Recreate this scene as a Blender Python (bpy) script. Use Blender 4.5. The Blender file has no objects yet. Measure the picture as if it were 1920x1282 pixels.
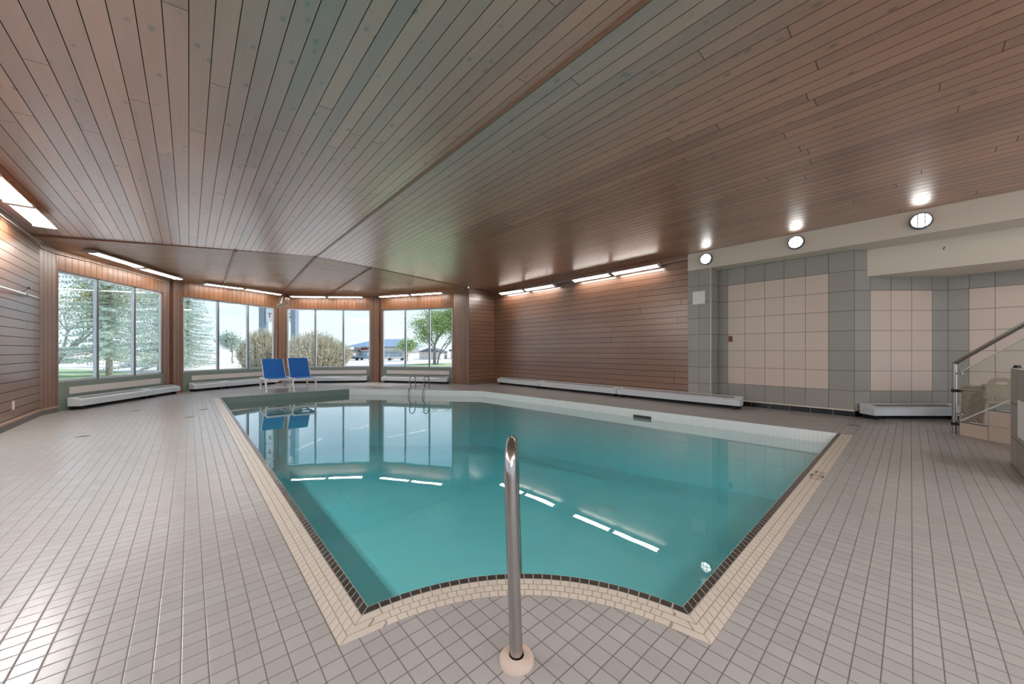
import bpy, math, random
from mathutils import Vector, Matrix
random.seed(7)
C = bpy.context.scene.collection
H = 1.1                      # eye height in metres; plan coordinates below are in eye heights
F_PX, CX, HY = 673.0, 960.0, 658.0
TH = math.radians(42)
FX, FY, RX, RY = math.sin(TH), math.cos(TH), math.cos(TH), -math.sin(TH)

def V(x, y, z=-1.0): return Vector((x*H, y*H, (z+1)*H))
def ray(px):
    l = (px-CX)/F_PX
    return FX+RX*l, FY+RY*l
def at_depth(px, py, d):
    r = ray(px); return (r[0]*d, r[1]*d, (HY-py)/F_PX*d)
def on_z(px, py, z):
    return at_depth(px, py, z*F_PX/(HY-py))
def on_x(px, X):
    r = ray(px); d = X/r[0]; return (X, r[1]*d, d)
def on_seg(px, a, b):
    r = ray(px); ex, ey = b[0]-a[0], b[1]-a[1]
    # r*d = a + e*t
    det = r[0]*(-ey)+r[1]*ex
    d = (a[0]*(-ey)+a[1]*ex)/det
    t = (r[0]*d-a[0])/ex if abs(ex) > abs(ey) else (r[1]*d-a[1])/ey
    return t, d
def zof(py, d): return (HY-py)/F_PX*d

# ------------------------------------------------------------------ materials
def new_mat(name):
    m = bpy.data.materials.new(name); m.use_nodes = True
    nt = m.node_tree; nt.nodes.clear()
    return m, nt
class N:
    def __init__(s, nt): s.nt = nt
    def n(s, t, **k):
        x = s.nt.nodes.new(t)
        for a, b in k.items(): setattr(x, a, b)
        return x
    def l(s, a, b): s.nt.links.new(a, b)
    def val(s, sock, v):
        if isinstance(v, (int, float, tuple, list)): sock.default_value = v
        else: s.l(v, sock)
    def math(s, op, a, b=0.0, c=0.0):
        x = s.n('ShaderNodeMath', operation=op); s.val(x.inputs[0], a); s.val(x.inputs[1], b); s.val(x.inputs[2], c); return x.outputs[0]
    def mix(s, f, a, b, mode='MIX'):
        x = s.n('ShaderNodeMix', data_type='RGBA', blend_type=mode); s.val(x.inputs[0], f)
        s.val(x.inputs[6], a if not isinstance(a, tuple) else (*a[:3], 1)); s.val(x.inputs[7], b if not isinstance(b, tuple) else (*b[:3], 1)); return x.outputs[2]
    def comb(s, x, y, z=0.0):
        c = s.n('ShaderNodeCombineXYZ'); s.val(c.inputs[0], x); s.val(c.inputs[1], y); s.val(c.inputs[2], z); return c.outputs[0]
    def sep(s, v):
        c = s.n('ShaderNodeSeparateXYZ'); s.l(v, c.inputs[0]); return c.outputs[0], c.outputs[1], c.outputs[2]
    def ramp(s, f, lo, hi):
        x = s.n('ShaderNodeMapRange', clamp=True); s.val(x.inputs[0], f); s.val(x.inputs[1], lo); s.val(x.inputs[2], hi); return x.outputs[0]
    def white(s, v):
        x = s.n('ShaderNodeTexWhiteNoise', noise_dimensions='3D'); s.l(v, x.inputs[0]); return x.outputs[0], x.outputs[1]
    def noise(s, v, scale=5, detail=3, rough=.5):
        x = s.n('ShaderNodeTexNoise'); s.l(v, x.inputs['Vector']); x.inputs['Scale'].default_value = scale
        x.inputs['Detail'].default_value = detail; x.inputs['Roughness'].default_value = rough; return x.outputs[0]
    def coord(s, which='UV'):
        return s.n('ShaderNodeTexCoord').outputs[which]
    def bump(s, h, st=.3, dist=.01):
        b = s.n('ShaderNodeBump'); b.inputs['Strength'].default_value = st; b.inputs['Distance'].default_value = dist; s.l(h, b.inputs['Height']); return b.outputs[0]
    def bsdf(s, col, rough=.5, metal=0.0, spec=.5, normal=None, coat=0.0, coat_rough=.1, ior=1.5, coat_ior=1.5, emit=None, estr=0.0, sheen=0.0, sub=0.0):
        b = s.n('ShaderNodeBsdfPrincipled')
        s.val(b.inputs['Base Color'], (*col[:3], 1) if isinstance(col, tuple) else col)
        s.val(b.inputs['Roughness'], rough); s.val(b.inputs['Metallic'], metal)
        b.inputs['Specular IOR Level'].default_value = spec; b.inputs['IOR'].default_value = ior
        b.inputs['Coat Weight'].default_value = coat; b.inputs['Coat Roughness'].default_value = coat_rough; b.inputs['Coat IOR'].default_value = coat_ior
        if normal is not None: s.l(normal, b.inputs['Normal'])
        if emit is not None:
            b.inputs['Emission Color'].default_value = (*emit, 1); b.inputs['Emission Strength'].default_value = estr
        o = s.n('ShaderNodeOutputMaterial'); s.l(b.outputs[0], o.inputs[0]); return b

def lin(r, g, b):
    return tuple((c/12.92 if c <= .04045 else ((c+.055)/1.055)**2.4) for c in (r/255, g/255, b/255))

def plain(name, rgb, rough=.5, metal=0., spec=.5, vary=.06, scale=8, **k):
    m, nt = new_mat(name); s = N(nt)
    n = s.noise(s.coord('Object'), scale, 4)
    c = lin(*rgb)
    col = s.mix(s.ramp(n, .3, .7), tuple(x*(1-vary) for x in c), tuple(min(1, x*(1+vary)) for x in c))
    s.bsdf(col, rough, metal, spec, **k)
    return m

def wood(name, axis, width, c_dark, c_light, rough=.32, spec=.5, ior=1.5, coat=0., coat_rough=.2, length=2.6, groove=(.15, .09, .06), knots=.8, contrast=1.0, speck=0.0, coat_ior=1.5, cup=0.0, gw=.026):
    m, nt = new_mat(name); s = N(nt)
    x, y, _ = s.sep(s.coord('UV'))
    a, l = (x, y) if axis == 'u' else (y, x)
    c = s.math('DIVIDE', a, width); idx = s.math('FLOOR', c); fr = s.math('FRACT', c)
    r0, _c = s.white(s.comb(idx, 3.7, 1.1))
    lc = s.math('ADD', s.math('DIVIDE', l, length), s.math('MULTIPLY', r0, 9.0)); seg = s.math('FLOOR', lc); lf = s.math('FRACT', lc)
    r1, rc = s.white(s.comb(idx, seg, 2.2))
    off = s.math('MULTIPLY', r1, 37.0)
    grain = s.noise(s.comb(s.math('MULTIPLY', a, 60.0), s.math('ADD', s.math('MULTIPLY', l, 2.2), off), off), 1.0, 4, .6)
    broad = s.noise(s.comb(s.math('MULTIPLY', a, 5.0), s.math('ADD', l, off), off), .9, 3, .5)
    vor = s.n('ShaderNodeTexVoronoi'); s.l(s.comb(s.math('MULTIPLY', a, 7.5), s.math('MULTIPLY', l, 4.5), 0.0), vor.inputs['Vector']); vor.inputs['Scale'].default_value = 1.0
    kn = s.ramp(s.math('ADD', vor.outputs['Distance'], s.math('MULTIPLY', grain, .06)), .20, .12)
    f = s.math('ADD', s.math('MULTIPLY', r1, .45*contrast), s.math('ADD', s.math('MULTIPLY', grain, .45), s.math('MULTIPLY', broad, .55)))
    col = s.mix(s.ramp(f, .35, 1.15), lin(*c_dark), lin(*c_light))
    col = s.mix(s.math('MULTIPLY', kn, knots), col, lin(*[v*.45 for v in c_dark]))
    edge = s.math('MINIMUM', fr, s.math('SUBTRACT', 1.0, fr))
    g = s.ramp(edge, gw*1.5, gw)
    je = s.math('MINIMUM', lf, s.math('SUBTRACT', 1.0, lf))
    j = s.math('MULTIPLY', s.ramp(je, .0012, .0006), .7)
    gm = s.math('MAXIMUM', g, j)
    col = s.mix(gm, col, (groove[0], groove[1], groove[2]))
    if speck:
        v2 = s.n('ShaderNodeTexVoronoi'); s.l(s.comb(x, y, 0.0), v2.inputs['Vector']); v2.inputs['Scale'].default_value = 26
        dv = s.n('ShaderNodeVectorMath', operation='DISTANCE'); s.l(s.comb(x, s.math('MULTIPLY', y, 1.2), 0.0), dv.inputs[0]); dv.inputs[1].default_value = (3.0, 2.3, 0)
        patch = s.math('MULTIPLY', s.ramp(dv.outputs['Value'], 2.4, .6), s.ramp(s.noise(s.comb(x, y, 4.0), 2.2, 3), .38, .6))
        sp = s.math('MULTIPLY', s.ramp(v2.outputs['Distance'], .17, .09), s.math('MULTIPLY', patch, speck))
        col = s.mix(sp, col, lin(200, 170, 150))
    hgt = s.math('SUBTRACT', s.math('ADD', s.math('MULTIPLY', grain, .06), s.math('MULTIPLY', broad, .12)), gm)
    nrm = s.bump(hgt, .35, .006)
    if cup:
        t2 = s.math('SUBTRACT', s.math('MULTIPLY', fr, 2.0), 1.0)
        b2 = s.n('ShaderNodeBump'); b2.inputs['Strength'].default_value = 1; b2.inputs['Distance'].default_value = cup
        s.l(s.math('SUBTRACT', 1.0, s.math('MULTIPLY', t2, t2)), b2.inputs['Height']); s.l(nrm, b2.inputs['Normal']); nrm = b2.outputs[0]
    rr = s.math('ADD', rough-.05, s.math('MULTIPLY', r1, .12))
    bb = s.bsdf(col, rr, 0., spec, nrm, coat, coat_rough, ior, coat_ior)
    s.l(s.math('MULTIPLY', s.math('SUBTRACT', 1.0, gm), coat), bb.inputs['Coat Weight']); s.l(s.math('MULTIPLY', s.math('SUBTRACT', 1.0, gm), spec), bb.inputs['Specular IOR Level'])
    return m

def tile(name, sx, sy, c, grout, gw=.035, rough=.3, vary=.06, spec=.5, offx=0., offy=0., stagger=0., stain=.0, swap=False, bev=.3, ior=1.5):
    m, nt = new_mat(name); s = N(nt)
    x, y, _ = s.sep(s.coord('UV'))
    b = s.math('DIVIDE', s.math('SUBTRACT', y, offy), sy); bi = s.math('FLOOR', b); bf = s.math('FRACT', b)
    a = s.math('ADD', s.math('DIVIDE', s.math('SUBTRACT', x, offx), sx), s.math('MULTIPLY', bi, stagger)); ai = s.math('FLOOR', a); af = s.math('FRACT', a)
    ea = s.math('MULTIPLY', s.math('MINIMUM', af, s.math('SUBTRACT', 1.0, af)), sx)
    eb = s.math('MULTIPLY', s.math('MINIMUM', bf, s.math('SUBTRACT', 1.0, bf)), sy)
    e = s.math('MINIMUM', ea, eb); w = gw*min(sx, sy)
    g = s.ramp(e, w*1.15, w*.7)
    r, rc = s.white(s.comb(ai, bi, 5.0))
    cl = lin(*c); cloud = s.noise(s.comb(x, y, 0.0), 9.0, 5, .65)
    f = s.math('ADD', s.math('MULTIPLY', r, .55), s.math('MULTIPLY', cloud, .6))
    col = s.mix(s.ramp(f, .2, .95), tuple(v*(1-vary) for v in cl), tuple(min(1, v*(1+vary)) for v in cl))
    if stain:
        st = s.noise(s.comb(x, y, 2.0), .9, 4, .6)
        col = s.mix(s.math('MULTIPLY', s.ramp(st, .45, .7), stain), col, tuple(v*k for v, k in zip(cl, (.97, .85, .85))))
    col = s.mix(g, col, lin(*grout))
    h = s.ramp(e, 0.0, w*2.2)
    nrm = s.bump(s.math('ADD', h, s.math('MULTIPLY', r, .15)), bev, .003)
    s.bsdf(col, s.math('ADD', s.math('MULTIPLY', g, .4), s.math('ADD', rough-.01, s.math('MULTIPLY', cloud, .03))), 0., spec, nrm, ior=ior)
    return m

def glassy(name, tint=(1, 1, 1), ior=1.45, rough=0.0, boost=1.0, floor_=0.0):
    m, nt = new_mat(name); s = N(nt)
    t = s.n('ShaderNodeBsdfTransparent'); t.inputs[0].default_value = (*tint, 1)
    g = s.n('ShaderNodeBsdfGlossy'); g.inputs['Roughness'].default_value = rough
    ge = s.n('ShaderNodeNewGeometry'); dt = s.n('ShaderNodeVectorMath', operation='DOT_PRODUCT'); s.l(ge.outputs['Incoming'], dt.inputs[0]); s.l(ge.outputs['Normal'], dt.inputs[1])
    f0 = ((ior-1)/(ior+1))**2
    cosv = s.math('ABSOLUTE', dt.outputs['Value'])
    frv = s.math('ADD', f0, s.math('MULTIPLY', 1-f0, s.math('POWER', s.math('SUBTRACT', 1.0, cosv), 5.0))); fr = None
    mx = s.n('ShaderNodeMixShader'); s.l(s.math('MINIMUM', s.math('ADD', s.math('MULTIPLY', frv, boost), floor_), 1.0), mx.inputs[0])
    s.l(t.outputs[0], mx.inputs[1]); s.l(g.outputs[0], mx.inputs[2])
    o = s.n('ShaderNodeOutputMaterial'); s.l(mx.outputs[0], o.inputs[0])
    return m, s, mx, o, g, fr

M = {}
TS = .0658*H
M['deck'] = tile('deck_tile', TS, TS, (172, 168, 165), (104, 94, 88), .026, .26, .06, .5, -.0191*H, -.0044*H, stain=.35, bev=.35)
M['deck'].name = 'deck_tile'
M['coping'] = tile('coping_tile', .0415*H, .036*H, (208, 198, 184), (156, 138, 122), .05, .3, .05, stagger=.5, bev=.4)
M['nosing'] = tile('nosing_tile', .0415*H, .036*H, (62, 58, 55), (176, 162, 150), .055, .22, .18, bev=.4)
M['grey_tile'] = tile('grey_wall_tile', 1.0, 1.0, (156, 153, 145), (84, 78, 70), .012, .38, .07)
M['peach_tile'] = tile('peach_wall_tile', 1.0, 1.0, (212, 194, 180), (124, 106, 95), .012, .34, .03)
M['black_tile'] = tile('black_base_tile', .3, .2, (22, 21, 22), (130, 125, 120), .02, .25, .1)
M['white_mosaic'] = tile('white_pool_mosaic', .05, .16, (240, 238, 234), (214, 210, 204), .03, .2, .02)
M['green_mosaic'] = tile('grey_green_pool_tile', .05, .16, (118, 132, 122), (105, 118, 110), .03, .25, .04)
M['plaster'] = plain('teal_pool_plaster', (206, 238, 236), .6, vary=.05, scale=1.2)
M['main_ceil'] = wood('ceiling_boards', 'u', .112*H, (132, 80, 54), (198, 140, 106), .40, .5, 1.5, 1.0, .33, length=4.2, groove=(.03, .02, .014), knots=.8, speck=.8, coat_ior=3.4, cup=.0022, gw=.018)
M['bay_ceil'] = wood('bay_ceiling_boards', 'v', .085*H, (132, 92, 66), (188, 146, 114), .4, .5, 1.5, .5, .34, coat_ior=1.6, groove=(.03, .02, .014), knots=.5, gw=.03, cup=.0015)
M['wood_h'] = wood('wall_boards', 'v', .119*H, (106, 67, 46), (150, 106, 76), .36, .5, 1.5, .8, .28, coat_ior=1.9, length=5.0, groove=(.04, .026, .02), knots=.35, contrast=.6)
M['wood_v'] = wood('upright_boards', 'u', .095*H, (108, 76, 60), (156, 116, 94), .38, .5, 1.5, .25, .3, groove=(.05, .03, .02), knots=.2, contrast=.6)
M['wood_val'] = wood('valance_boards', 'u', .115*H, (104, 64, 38), (148, 98, 62), .38, .5, 1.5, .2, .3, groove=(.05, .03, .02), knots=.2, contrast=.9)
M['rib'] = plain('rib_wood', (150, 108, 84), .4)
M['plaster_w'] = plain('cream_plaster', (222, 211, 196), .7, vary=.02, scale=1.5)
M['greenpaint'] = plain('grey_green_paint', (122, 134, 124), .5)
M['inset'] = tile('sill_strip_tile', .14, .2, (214, 204, 198), (196, 184, 180), .02, .35, .03)
M['base'] = plain('grey_rubber_base', (112, 104, 98), .6)
M['basecap'] = plain('wood_base_cap', (170, 140, 120), .5)
M['alu'] = plain('aluminium_frame', (196, 200, 204), .35, .3)
M['alu_dark'] = plain('gasket_dark', (96, 106, 116), .5)
M['heater'] = plain('heater_enamel', (208, 214, 218), .35, vary=.02)
M['slot'] = plain('heater_slot', (70, 68, 66), .6)
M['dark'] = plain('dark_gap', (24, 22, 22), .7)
M['lampbody'] = plain('white_enamel', (224, 220, 212), .4, vary=.02)
M['steel'] = plain('brushed_steel', (178, 172, 166), .24, 1.0, vary=.03)
M['steel_dark'] = plain('steel_ladder', (150, 152, 150), .3, 1.0)
M['escut'] = plain('cream_plastic', (212, 190, 174), .35, vary=.02)
M['blue'] = plain('blue_sling', (8, 100, 184), .5, vary=.06, scale=20)
M['whiteplastic'] = plain('white_plastic', (232, 228, 224), .4, vary=.02)
M['beigeplastic'] = plain('beige_resin', (176, 158, 142), .5)
M['paper'] = plain('white_paper', (238, 236, 234), .7, vary=.01)
M['red'] = plain('red_enamel', (118, 28, 34), .4)
M['black'] = plain('black_rubber', (18, 18, 18), .5)
M['cable'] = plain('white_cable', (206, 196, 184), .5)
M['concrete'] = plain('sign_post_paint', (140, 152, 168), .6)
M['skimmer'] = plain('skimmer_dark', (60, 58, 52), .5)
M['bark'] = plain('bark', (150, 140, 128), .9, vary=.2, scale=14)
M['gravel'] = None

def emis(name, rgb, st):
    m, nt = new_mat(name); s = N(nt)
    e = s.n('ShaderNodeEmission'); e.inputs[0].default_value = (*rgb, 1); e.inputs[1].default_value = st
    o = s.n('ShaderNodeOutputMaterial'); s.l(e.outputs[0], o.inputs[0]); return m
TUBE = 25.0
M['tube'] = emis('fluorescent_tube', (1.0, .965, .91), TUBE)
M['tube_bright'] = emis('bright_fluorescent_tube', (1.0, .975, .93), 140.0)
M['globe'] = emis('lamp_globe', (1.0, .97, .92), 6.0)

M['glass'], *_ = glassy('window_glass', (.96, .98, .98), 1.45)
M['railglass'], *_ = glassy('railing_glass', (.95, .98, .97), 1.5, boost=1.2, floor_=.0)
# pool water: clear surface with a Fresnel mirror, teal absorption inside
mw, s, mx, o, g, fr = glassy('pool_water', (1, 1, 1), 1.33, boost=1.6, floor_=.015)
wn = s.bump(s.noise(s.coord('Object'), 1.6, 2), .04, .02); s.l(wn, g.inputs['Normal'])
va = s.n('ShaderNodeVolumeAbsorption'); va.inputs[0].default_value = (.46, .92, .965, 1); va.inputs[1].default_value = .58
s.l(va.outputs[0], o.inputs[1]); M['water'] = mw

def leafmat(name, a, b, trans=.3):
    m, nt = new_mat(name); s = N(nt)
    n = s.noise(s.coord('Object'), 3.0, 3)
    col = s.mix(s.ramp(n, .35, .65), lin(*a), lin(*b))
    d = s.n('ShaderNodeBsdfDiffuse'); s.l(col, d.inputs[0]); t = s.n('ShaderNodeBsdfTranslucent'); s.l(col, t.inputs[0])
    x = s.n('ShaderNodeMixShader'); x.inputs[0].default_value = trans; s.l(d.outputs[0], x.inputs[1]); s.l(t.outputs[0], x.inputs[2])
    o = s.n('ShaderNodeOutputMaterial'); s.l(x.outputs[0], o.inputs[0]); return m
M['spruce'] = leafmat('spruce_needles', (168, 186, 174), (212, 222, 206), .4)
M['leaf'] = leafmat('green_leaves', (140, 164, 106), (192, 210, 154), .45)
M['bud'] = leafmat('young_leaves', (170, 176, 110), (208, 210, 150), .45)
M['dry'] = leafmat('dry_twigs', (186, 176, 152), (222, 214, 190), .3)
M['grass'] = leafmat('lawn', (158, 176, 136), (186, 200, 160), .0)
m, nt = new_mat('pale_asphalt'); s = N(nt); n1 = s.noise(s.coord('Object'), .12, 5)
s.bsdf(s.mix(s.ramp(n1, .35, .65), lin(214, 204, 196), lin(232, 226, 220)), .9); M['gravel'] = m

# ------------------------------------------------------------------ mesh helpers
class MB:
    def __init__(s): s.v, s.f, s.uv, s.mi = [], [], [], []
    def face(s, pts, uvs=None, mi=0):
        i = len(s.v); s.v += [Vector(p) for p in pts]; s.f.append(list(range(i, i+len(pts))))
        s.uv.append(uvs or [(p[0], p[1]) for p in pts]); s.mi.append(mi)
    def box(s, x0, x1, y0, y1, z0, z1, mi=0, mat=None):
        p = [Vector((x, y, z)) for z in (z0, z1) for y in (y0, y1) for x in (x0, x1)]
        if mat is not None: p = [mat @ q for q in p]
        X, Y, Z = x1-x0, y1-y0, z1-z0
        for idx, (a, b) in (((0, 2, 3, 1), (Y, X)), ((4, 5, 7, 6), (X, Y)), ((0, 1, 5, 4), (X, Z)), ((1, 3, 7, 5), (Y, Z)), ((3, 2, 6, 7), (X, Z)), ((2, 0, 4, 6), (Y, Z))):
            s.face([p[k] for k in idx], [(0, 0), (a, 0), (a, b), (0, b)], mi)
    def beam(s, a, b, w, h, mi=0, up=Vector((0, 0, 1))):
        a, b = Vector(a), Vector(b); d = b-a; L = d.length; z = d.normalized()
        if abs(z.dot(up)) > .98: up = Vector((0, 1, 0))
        x = up.cross(z).normalized(); y = z.cross(x)
        m = Matrix((x, y, z)).transposed().to_4x4(); m.translation = a
        s.box(-w/2, w/2, -h/2, h/2, 0, L, mi, m)
    def tube(s, pts, r, n=12, mi=0, cap=True, radii=None):
        pts = [Vector(p) for p in pts]; rings = []; ref = None
        for i, p in enumerate(pts):
            t = (pts[min(i+1, len(pts)-1)]-pts[max(i-1, 0)]).normalized()
            if ref is None: ref = Vector((1, 0, 0)) if abs(t.x) < .9 else Vector((0, 1, 0))
            x = (ref-t*ref.dot(t)).normalized(); ref = x; y = t.cross(x)
            rr = radii[i] if radii else r
            rings.append([p+(x*math.cos(k*2*math.pi/n)+y*math.sin(k*2*math.pi/n))*rr for k in range(n)])
        i0 = len(s.v)
        for rg in rings: s.v += rg
        for i in range(len(rings)-1):
            for k in range(n):
                a = i0+i*n+k; b = i0+i*n+(k+1) % n
                s.f.append([a, b, b+n, a+n]); s.uv.append([(0, 0)]*4); s.mi.append(mi)
        if cap:
            s.f.append([i0+k for k in range(n)][::-1]); s.uv.append([(0, 0)]*n); s.mi.append(mi)
            e = i0+(len(rings)-1)*n
            s.f.append([e+k for k in range(n)]); s.uv.append([(0, 0)]*n); s.mi.append(mi)
    def lathe(s, prof, n=32, mi=0, mat=None):
        i0 = len(s.v)
        for r, z in prof:
            for k in range(n):
                p = Vector((r*math.cos(k*2*math.pi/n), r*math.sin(k*2*math.pi/n), z)); s.v.append(mat @ p if mat is not None else p)
        for i in range(len(prof)-1):
            for k in range(n):
                a = i0+i*n+k; b = i0+i*n+(k+1) % n
                s.f.append([a, b, b+n, a+n]); s.uv.append([(0, 0)]*4); s.mi.append(mi)
    def prism(s, prof, p0, p1, mi=0, caps=True):
        """profile points given as (offset, z) swept from p0 to p1; prof is list of pairs of Vectors"""
        A = [Vector(p0)+q for q in prof]; B = [Vector(p1)+q for q in prof]; n = len(prof); L = (Vector(p1)-Vector(p0)).length
        for k in range(n):
            j = (k+1) % n; w = (prof[j]-prof[k]).length
            s.face([A[k], A[j], B[j], B[k]], [(0, 0), (0, w), (L, w), (L, 0)], mi)
        if caps: s.face(A[::-1], [(0, 0)]*n, mi); s.face(B, [(0, 0)]*n, mi)
    def build(s, name, mats, parent=None, origin=None, smooth=False, bevel=0., merge=True):
        o = Vector(origin) if origin is not None else Vector((0, 0, 0))
        me = bpy.data.meshes.new(name); me.from_pydata([v-o for v in s.v], [], s.f)
        uvl = me.uv_layers.new(name='UVMap'); k = 0
        for fu in s.uv:
            for u in fu: uvl.data[k].uv = (u[0], u[1]); k += 1
        for mt in (mats if isinstance(mats, (list, tuple)) else [mats]): me.materials.append(mt)
        for p, i in zip(me.polygons, s.mi): p.material_index = i; p.use_smooth = smooth
        ob = bpy.data.objects.new(name, me); C.objects.link(ob)
        if parent is not None: ob.parent = parent
        else: ob.location = o
        if merge or smooth:
            import bmesh
            bm = bmesh.new(); bm.from_mesh(me); bmesh.ops.remove_doubles(bm, verts=bm.verts, dist=1e-5)
            bmesh.ops.recalc_face_normals(bm, faces=bm.faces); bm.to_mesh(me); bm.free()
            if smooth:
                try: me.set_sharp_from_angle(angle=math.radians(40))
                except Exception: pass
        if bevel:
            b = ob.modifiers.new('Bevel', 'BEVEL'); b.width = bevel; b.segments = 2; b.limit_method = 'ANGLE'
        return ob

def tag(o, label=None, cat=None, group=None, kind=None):
    if label: o['label'] = label
    if cat: o['category'] = cat
    if group: o['group'] = group
    if kind: o['kind'] = kind
    return o
def thing(name, label, cat, loc=(0, 0, 0), rz=0, group=None):
    o = bpy.data.objects.new(name, None); C.objects.link(o); o.location = loc; o.rotation_euler = (0, 0, rz)
    o.empty_display_size = .1
    return tag(o, label, cat, group)
def copy_tree(o, parent=None):
    kids = list(o.children); c = o.copy(); C.objects.link(c)
    if parent is not None: c.parent = parent
    for k in kids: copy_tree(k, c)
    return c
def struct(mb, name, mats, parent=None, **k):
    o = mb.build(name, mats, parent, **k)
    if parent is None: o['kind'] = 'structure'
    return o
def wq(mb, a, b, z0, z1, mi=0, u0=0.0):
    L = math.hypot(b[0]-a[0], b[1]-a[1])*H
    mb.face([V(a[0], a[1], z0), V(b[0], b[1], z0), V(b[0], b[1], z1), V(a[0], a[1], z1)], [(u0, (z0+1)*H), (u0+L, (z0+1)*H), (u0+L, (z1+1)*H), (u0, (z1+1)*H)], mi)

# ------------------------------------------------------------------ plan
XL, XR, XREC, XALC, YB, YE = -1.72, 7.12, 7.50, 8.55, -4.5, 8.8
P_a, c12, apex, c34, P_b = (-1.62, 9.41), (-.27, 11.78), (2.15, 13.2), (4.55, 11.6), (6.06, 9.41)
K1, K2 = (7.5, .57), (8.55, -.38)
COLY0, COLY1 = 2.453, 2.86
outer = [(XL, YB), (XALC, YB), K2, K1, (XREC, COLY0), (XR, COLY0), (XR, 8.74), (6.16, 8.74), P_b, c34, apex, c12, P_a, (XL, 9.03)]
def fl(px, py): p = on_z(px, py, -1); return (p[0], p[1])
Fp, Ep, Dp, Cp = (.521, 9.93), (3.15, 9.93), (5.45, 7.2), (5.87, .66)
A, B, Mid = fl(690, 1137), fl(1280, 1137), fl(985, 1075)
Fp = (A[0], 9.93); Cp = (5.87, B[1])
def circ(a, b, c):
    ax, ay, bx, by, cx, cy = *a, *b, *c
    d = 2*(ax*(by-cy)+bx*(cy-ay)+cx*(ay-by))
    ux = ((ax*ax+ay*ay)*(by-cy)+(bx*bx+by*by)*(cy-ay)+(cx*cx+cy*cy)*(ay-by))/d
    uy = ((ax*ax+ay*ay)*(cx-bx)+(bx*bx+by*by)*(ax-cx)+(cx*cx+cy*cy)*(bx-ax))/d
    return (ux, uy)
cc = circ(A, Mid, B); rad = math.dist(cc, A)
a0 = math.atan2(A[1]-cc[1], A[0]-cc[0]); a1 = math.atan2(B[1]-cc[1], B[0]-cc[0])
while a1 > a0: a1 -= 2*math.pi
if a0-a1 > math.pi: a1 += 2*math.pi
NARC = 28
arc = [(cc[0]+rad*math.cos(a0+(a1-a0)*i/NARC), cc[1]+rad*math.sin(a0+(a1-a0)*i/NARC)) for i in range(NARC+1)]
path = [Fp]+arc+[Cp]
def offset(pl, w):
    out = []
    for i, p in enumerate(pl):
        def nrm(a, b):
            dx, dy = b[0]-a[0], b[1]-a[1]; l = math.hypot(dx, dy); return (dy/l, -dx/l)
        n0 = nrm(pl[i-1], p) if i > 0 else nrm(p, pl[i+1]); n1 = nrm(p, pl[i+1]) if i < len(pl)-1 else n0
        mx, my = n0[0]+n1[0], n0[1]+n1[1]; k = 2.0/(mx*mx+my*my) if (mx or my) else 1
        out.append((p[0]+mx*k*w, p[1]+my*k*w))
    return out
sgn = 1 if offset(path, .1)[0][0] < path[0][0] else -1
W0, W1 = .036, .144
in0, in1, in2 = path, offset(path, sgn*W0), offset(path, sgn*W1)
pool = path+[Dp, Ep]
hole = in2+[Cp, Dp, Ep, Fp]

import bmesh
def poly_with_hole(name, outl, holel, z, mats, parent=None):
    bm = bmesh.new(); es = []
    for lp in (outl, holel):
        vs = [bm.verts.new(V(p[0], p[1], z)) for p in lp]
        es += [bm.edges.new((vs[i], vs[(i+1) % len(vs)])) for i in range(len(vs))]
    bmesh.ops.triangle_fill(bm, edges=es, use_beauty=True)
    uv = bm.loops.layers.uv.new('UVMap')
    for f in bm.faces:
        if f.normal.z < 0: f.normal_flip()
        for lo in f.loops: lo[uv].uv = (lo.vert.co.x, lo.vert.co.y)
    me = bpy.data.meshes.new(name); bm.to_mesh(me); bm.free(); me.materials.append(mats)
    o = bpy.data.objects.new(name, me); C.objects.link(o); o.parent = parent; return o
fo = poly_with_hole('floor', outer, hole, -1.0, M['deck']); fo['kind'] = 'structure'

# ------------------------------------------------------------------ swimming pool
pl = thing('swimming_pool', 'teal indoor swimming pool with pale tiled coping and black nosing tiles', 'swimming pool', V(3.2, 5.0, -1))
PO = pl.location
def strip(a, b, w0, w1):
    mb = MB(); u = 0
    for i in range(len(a)-1):
        L = math.dist(path[i], path[i+1])*H
        mb.face([V(*a[i], -1.0), V(*a[i+1], -1.0), V(*b[i+1], -1.0), V(*b[i], -1.0)], [(u, 0), (u+L, 0), (u+L, (w1-w0)*H), (u, (w1-w0)*H)]); u += L
    return mb
nz = strip(in0, in1, 0, W0)
for i in range(len(path)-1):
    nz.face([V(*path[i], -1.0), V(*path[i+1], -1.0), V(*path[i+1], -1.03), V(*path[i], -1.03)], [(0, .01), (.03, .01), (.03, .03), (0, .03)])
nz.build('nosing_tiles', M['nosing'], pl, PO, merge=False)
strip(in1, in2, W0, W1).build('coping_tiles', M['coping'], pl, PO, merge=False)
def poolz(p): return -1.95-(p[1]-.5)*.06
mb = MB(); WL = -1.14
ring = pool+[pool[0]]
for i in range(len(ring)-1):
    a, b = ring[i], ring[i+1]
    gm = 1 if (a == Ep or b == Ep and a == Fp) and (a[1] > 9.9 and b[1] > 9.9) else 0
    top = -1.03 if i < len(path)-1 else -1.0
    L = math.dist(a, b)*H
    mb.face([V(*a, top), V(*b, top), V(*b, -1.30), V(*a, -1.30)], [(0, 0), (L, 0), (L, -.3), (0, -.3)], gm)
    mb.face([V(*a, -1.30), V(*b, -1.30), V(*b, poolz(b)), V(*a, poolz(a))], None, 2)
mb.face([V(*p, poolz(p)) for p in pool], None, 2)
mb.build('basin', [M['white_mosaic'], M['green_mosaic'], M['plaster']], pl, PO, merge=False)
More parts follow.
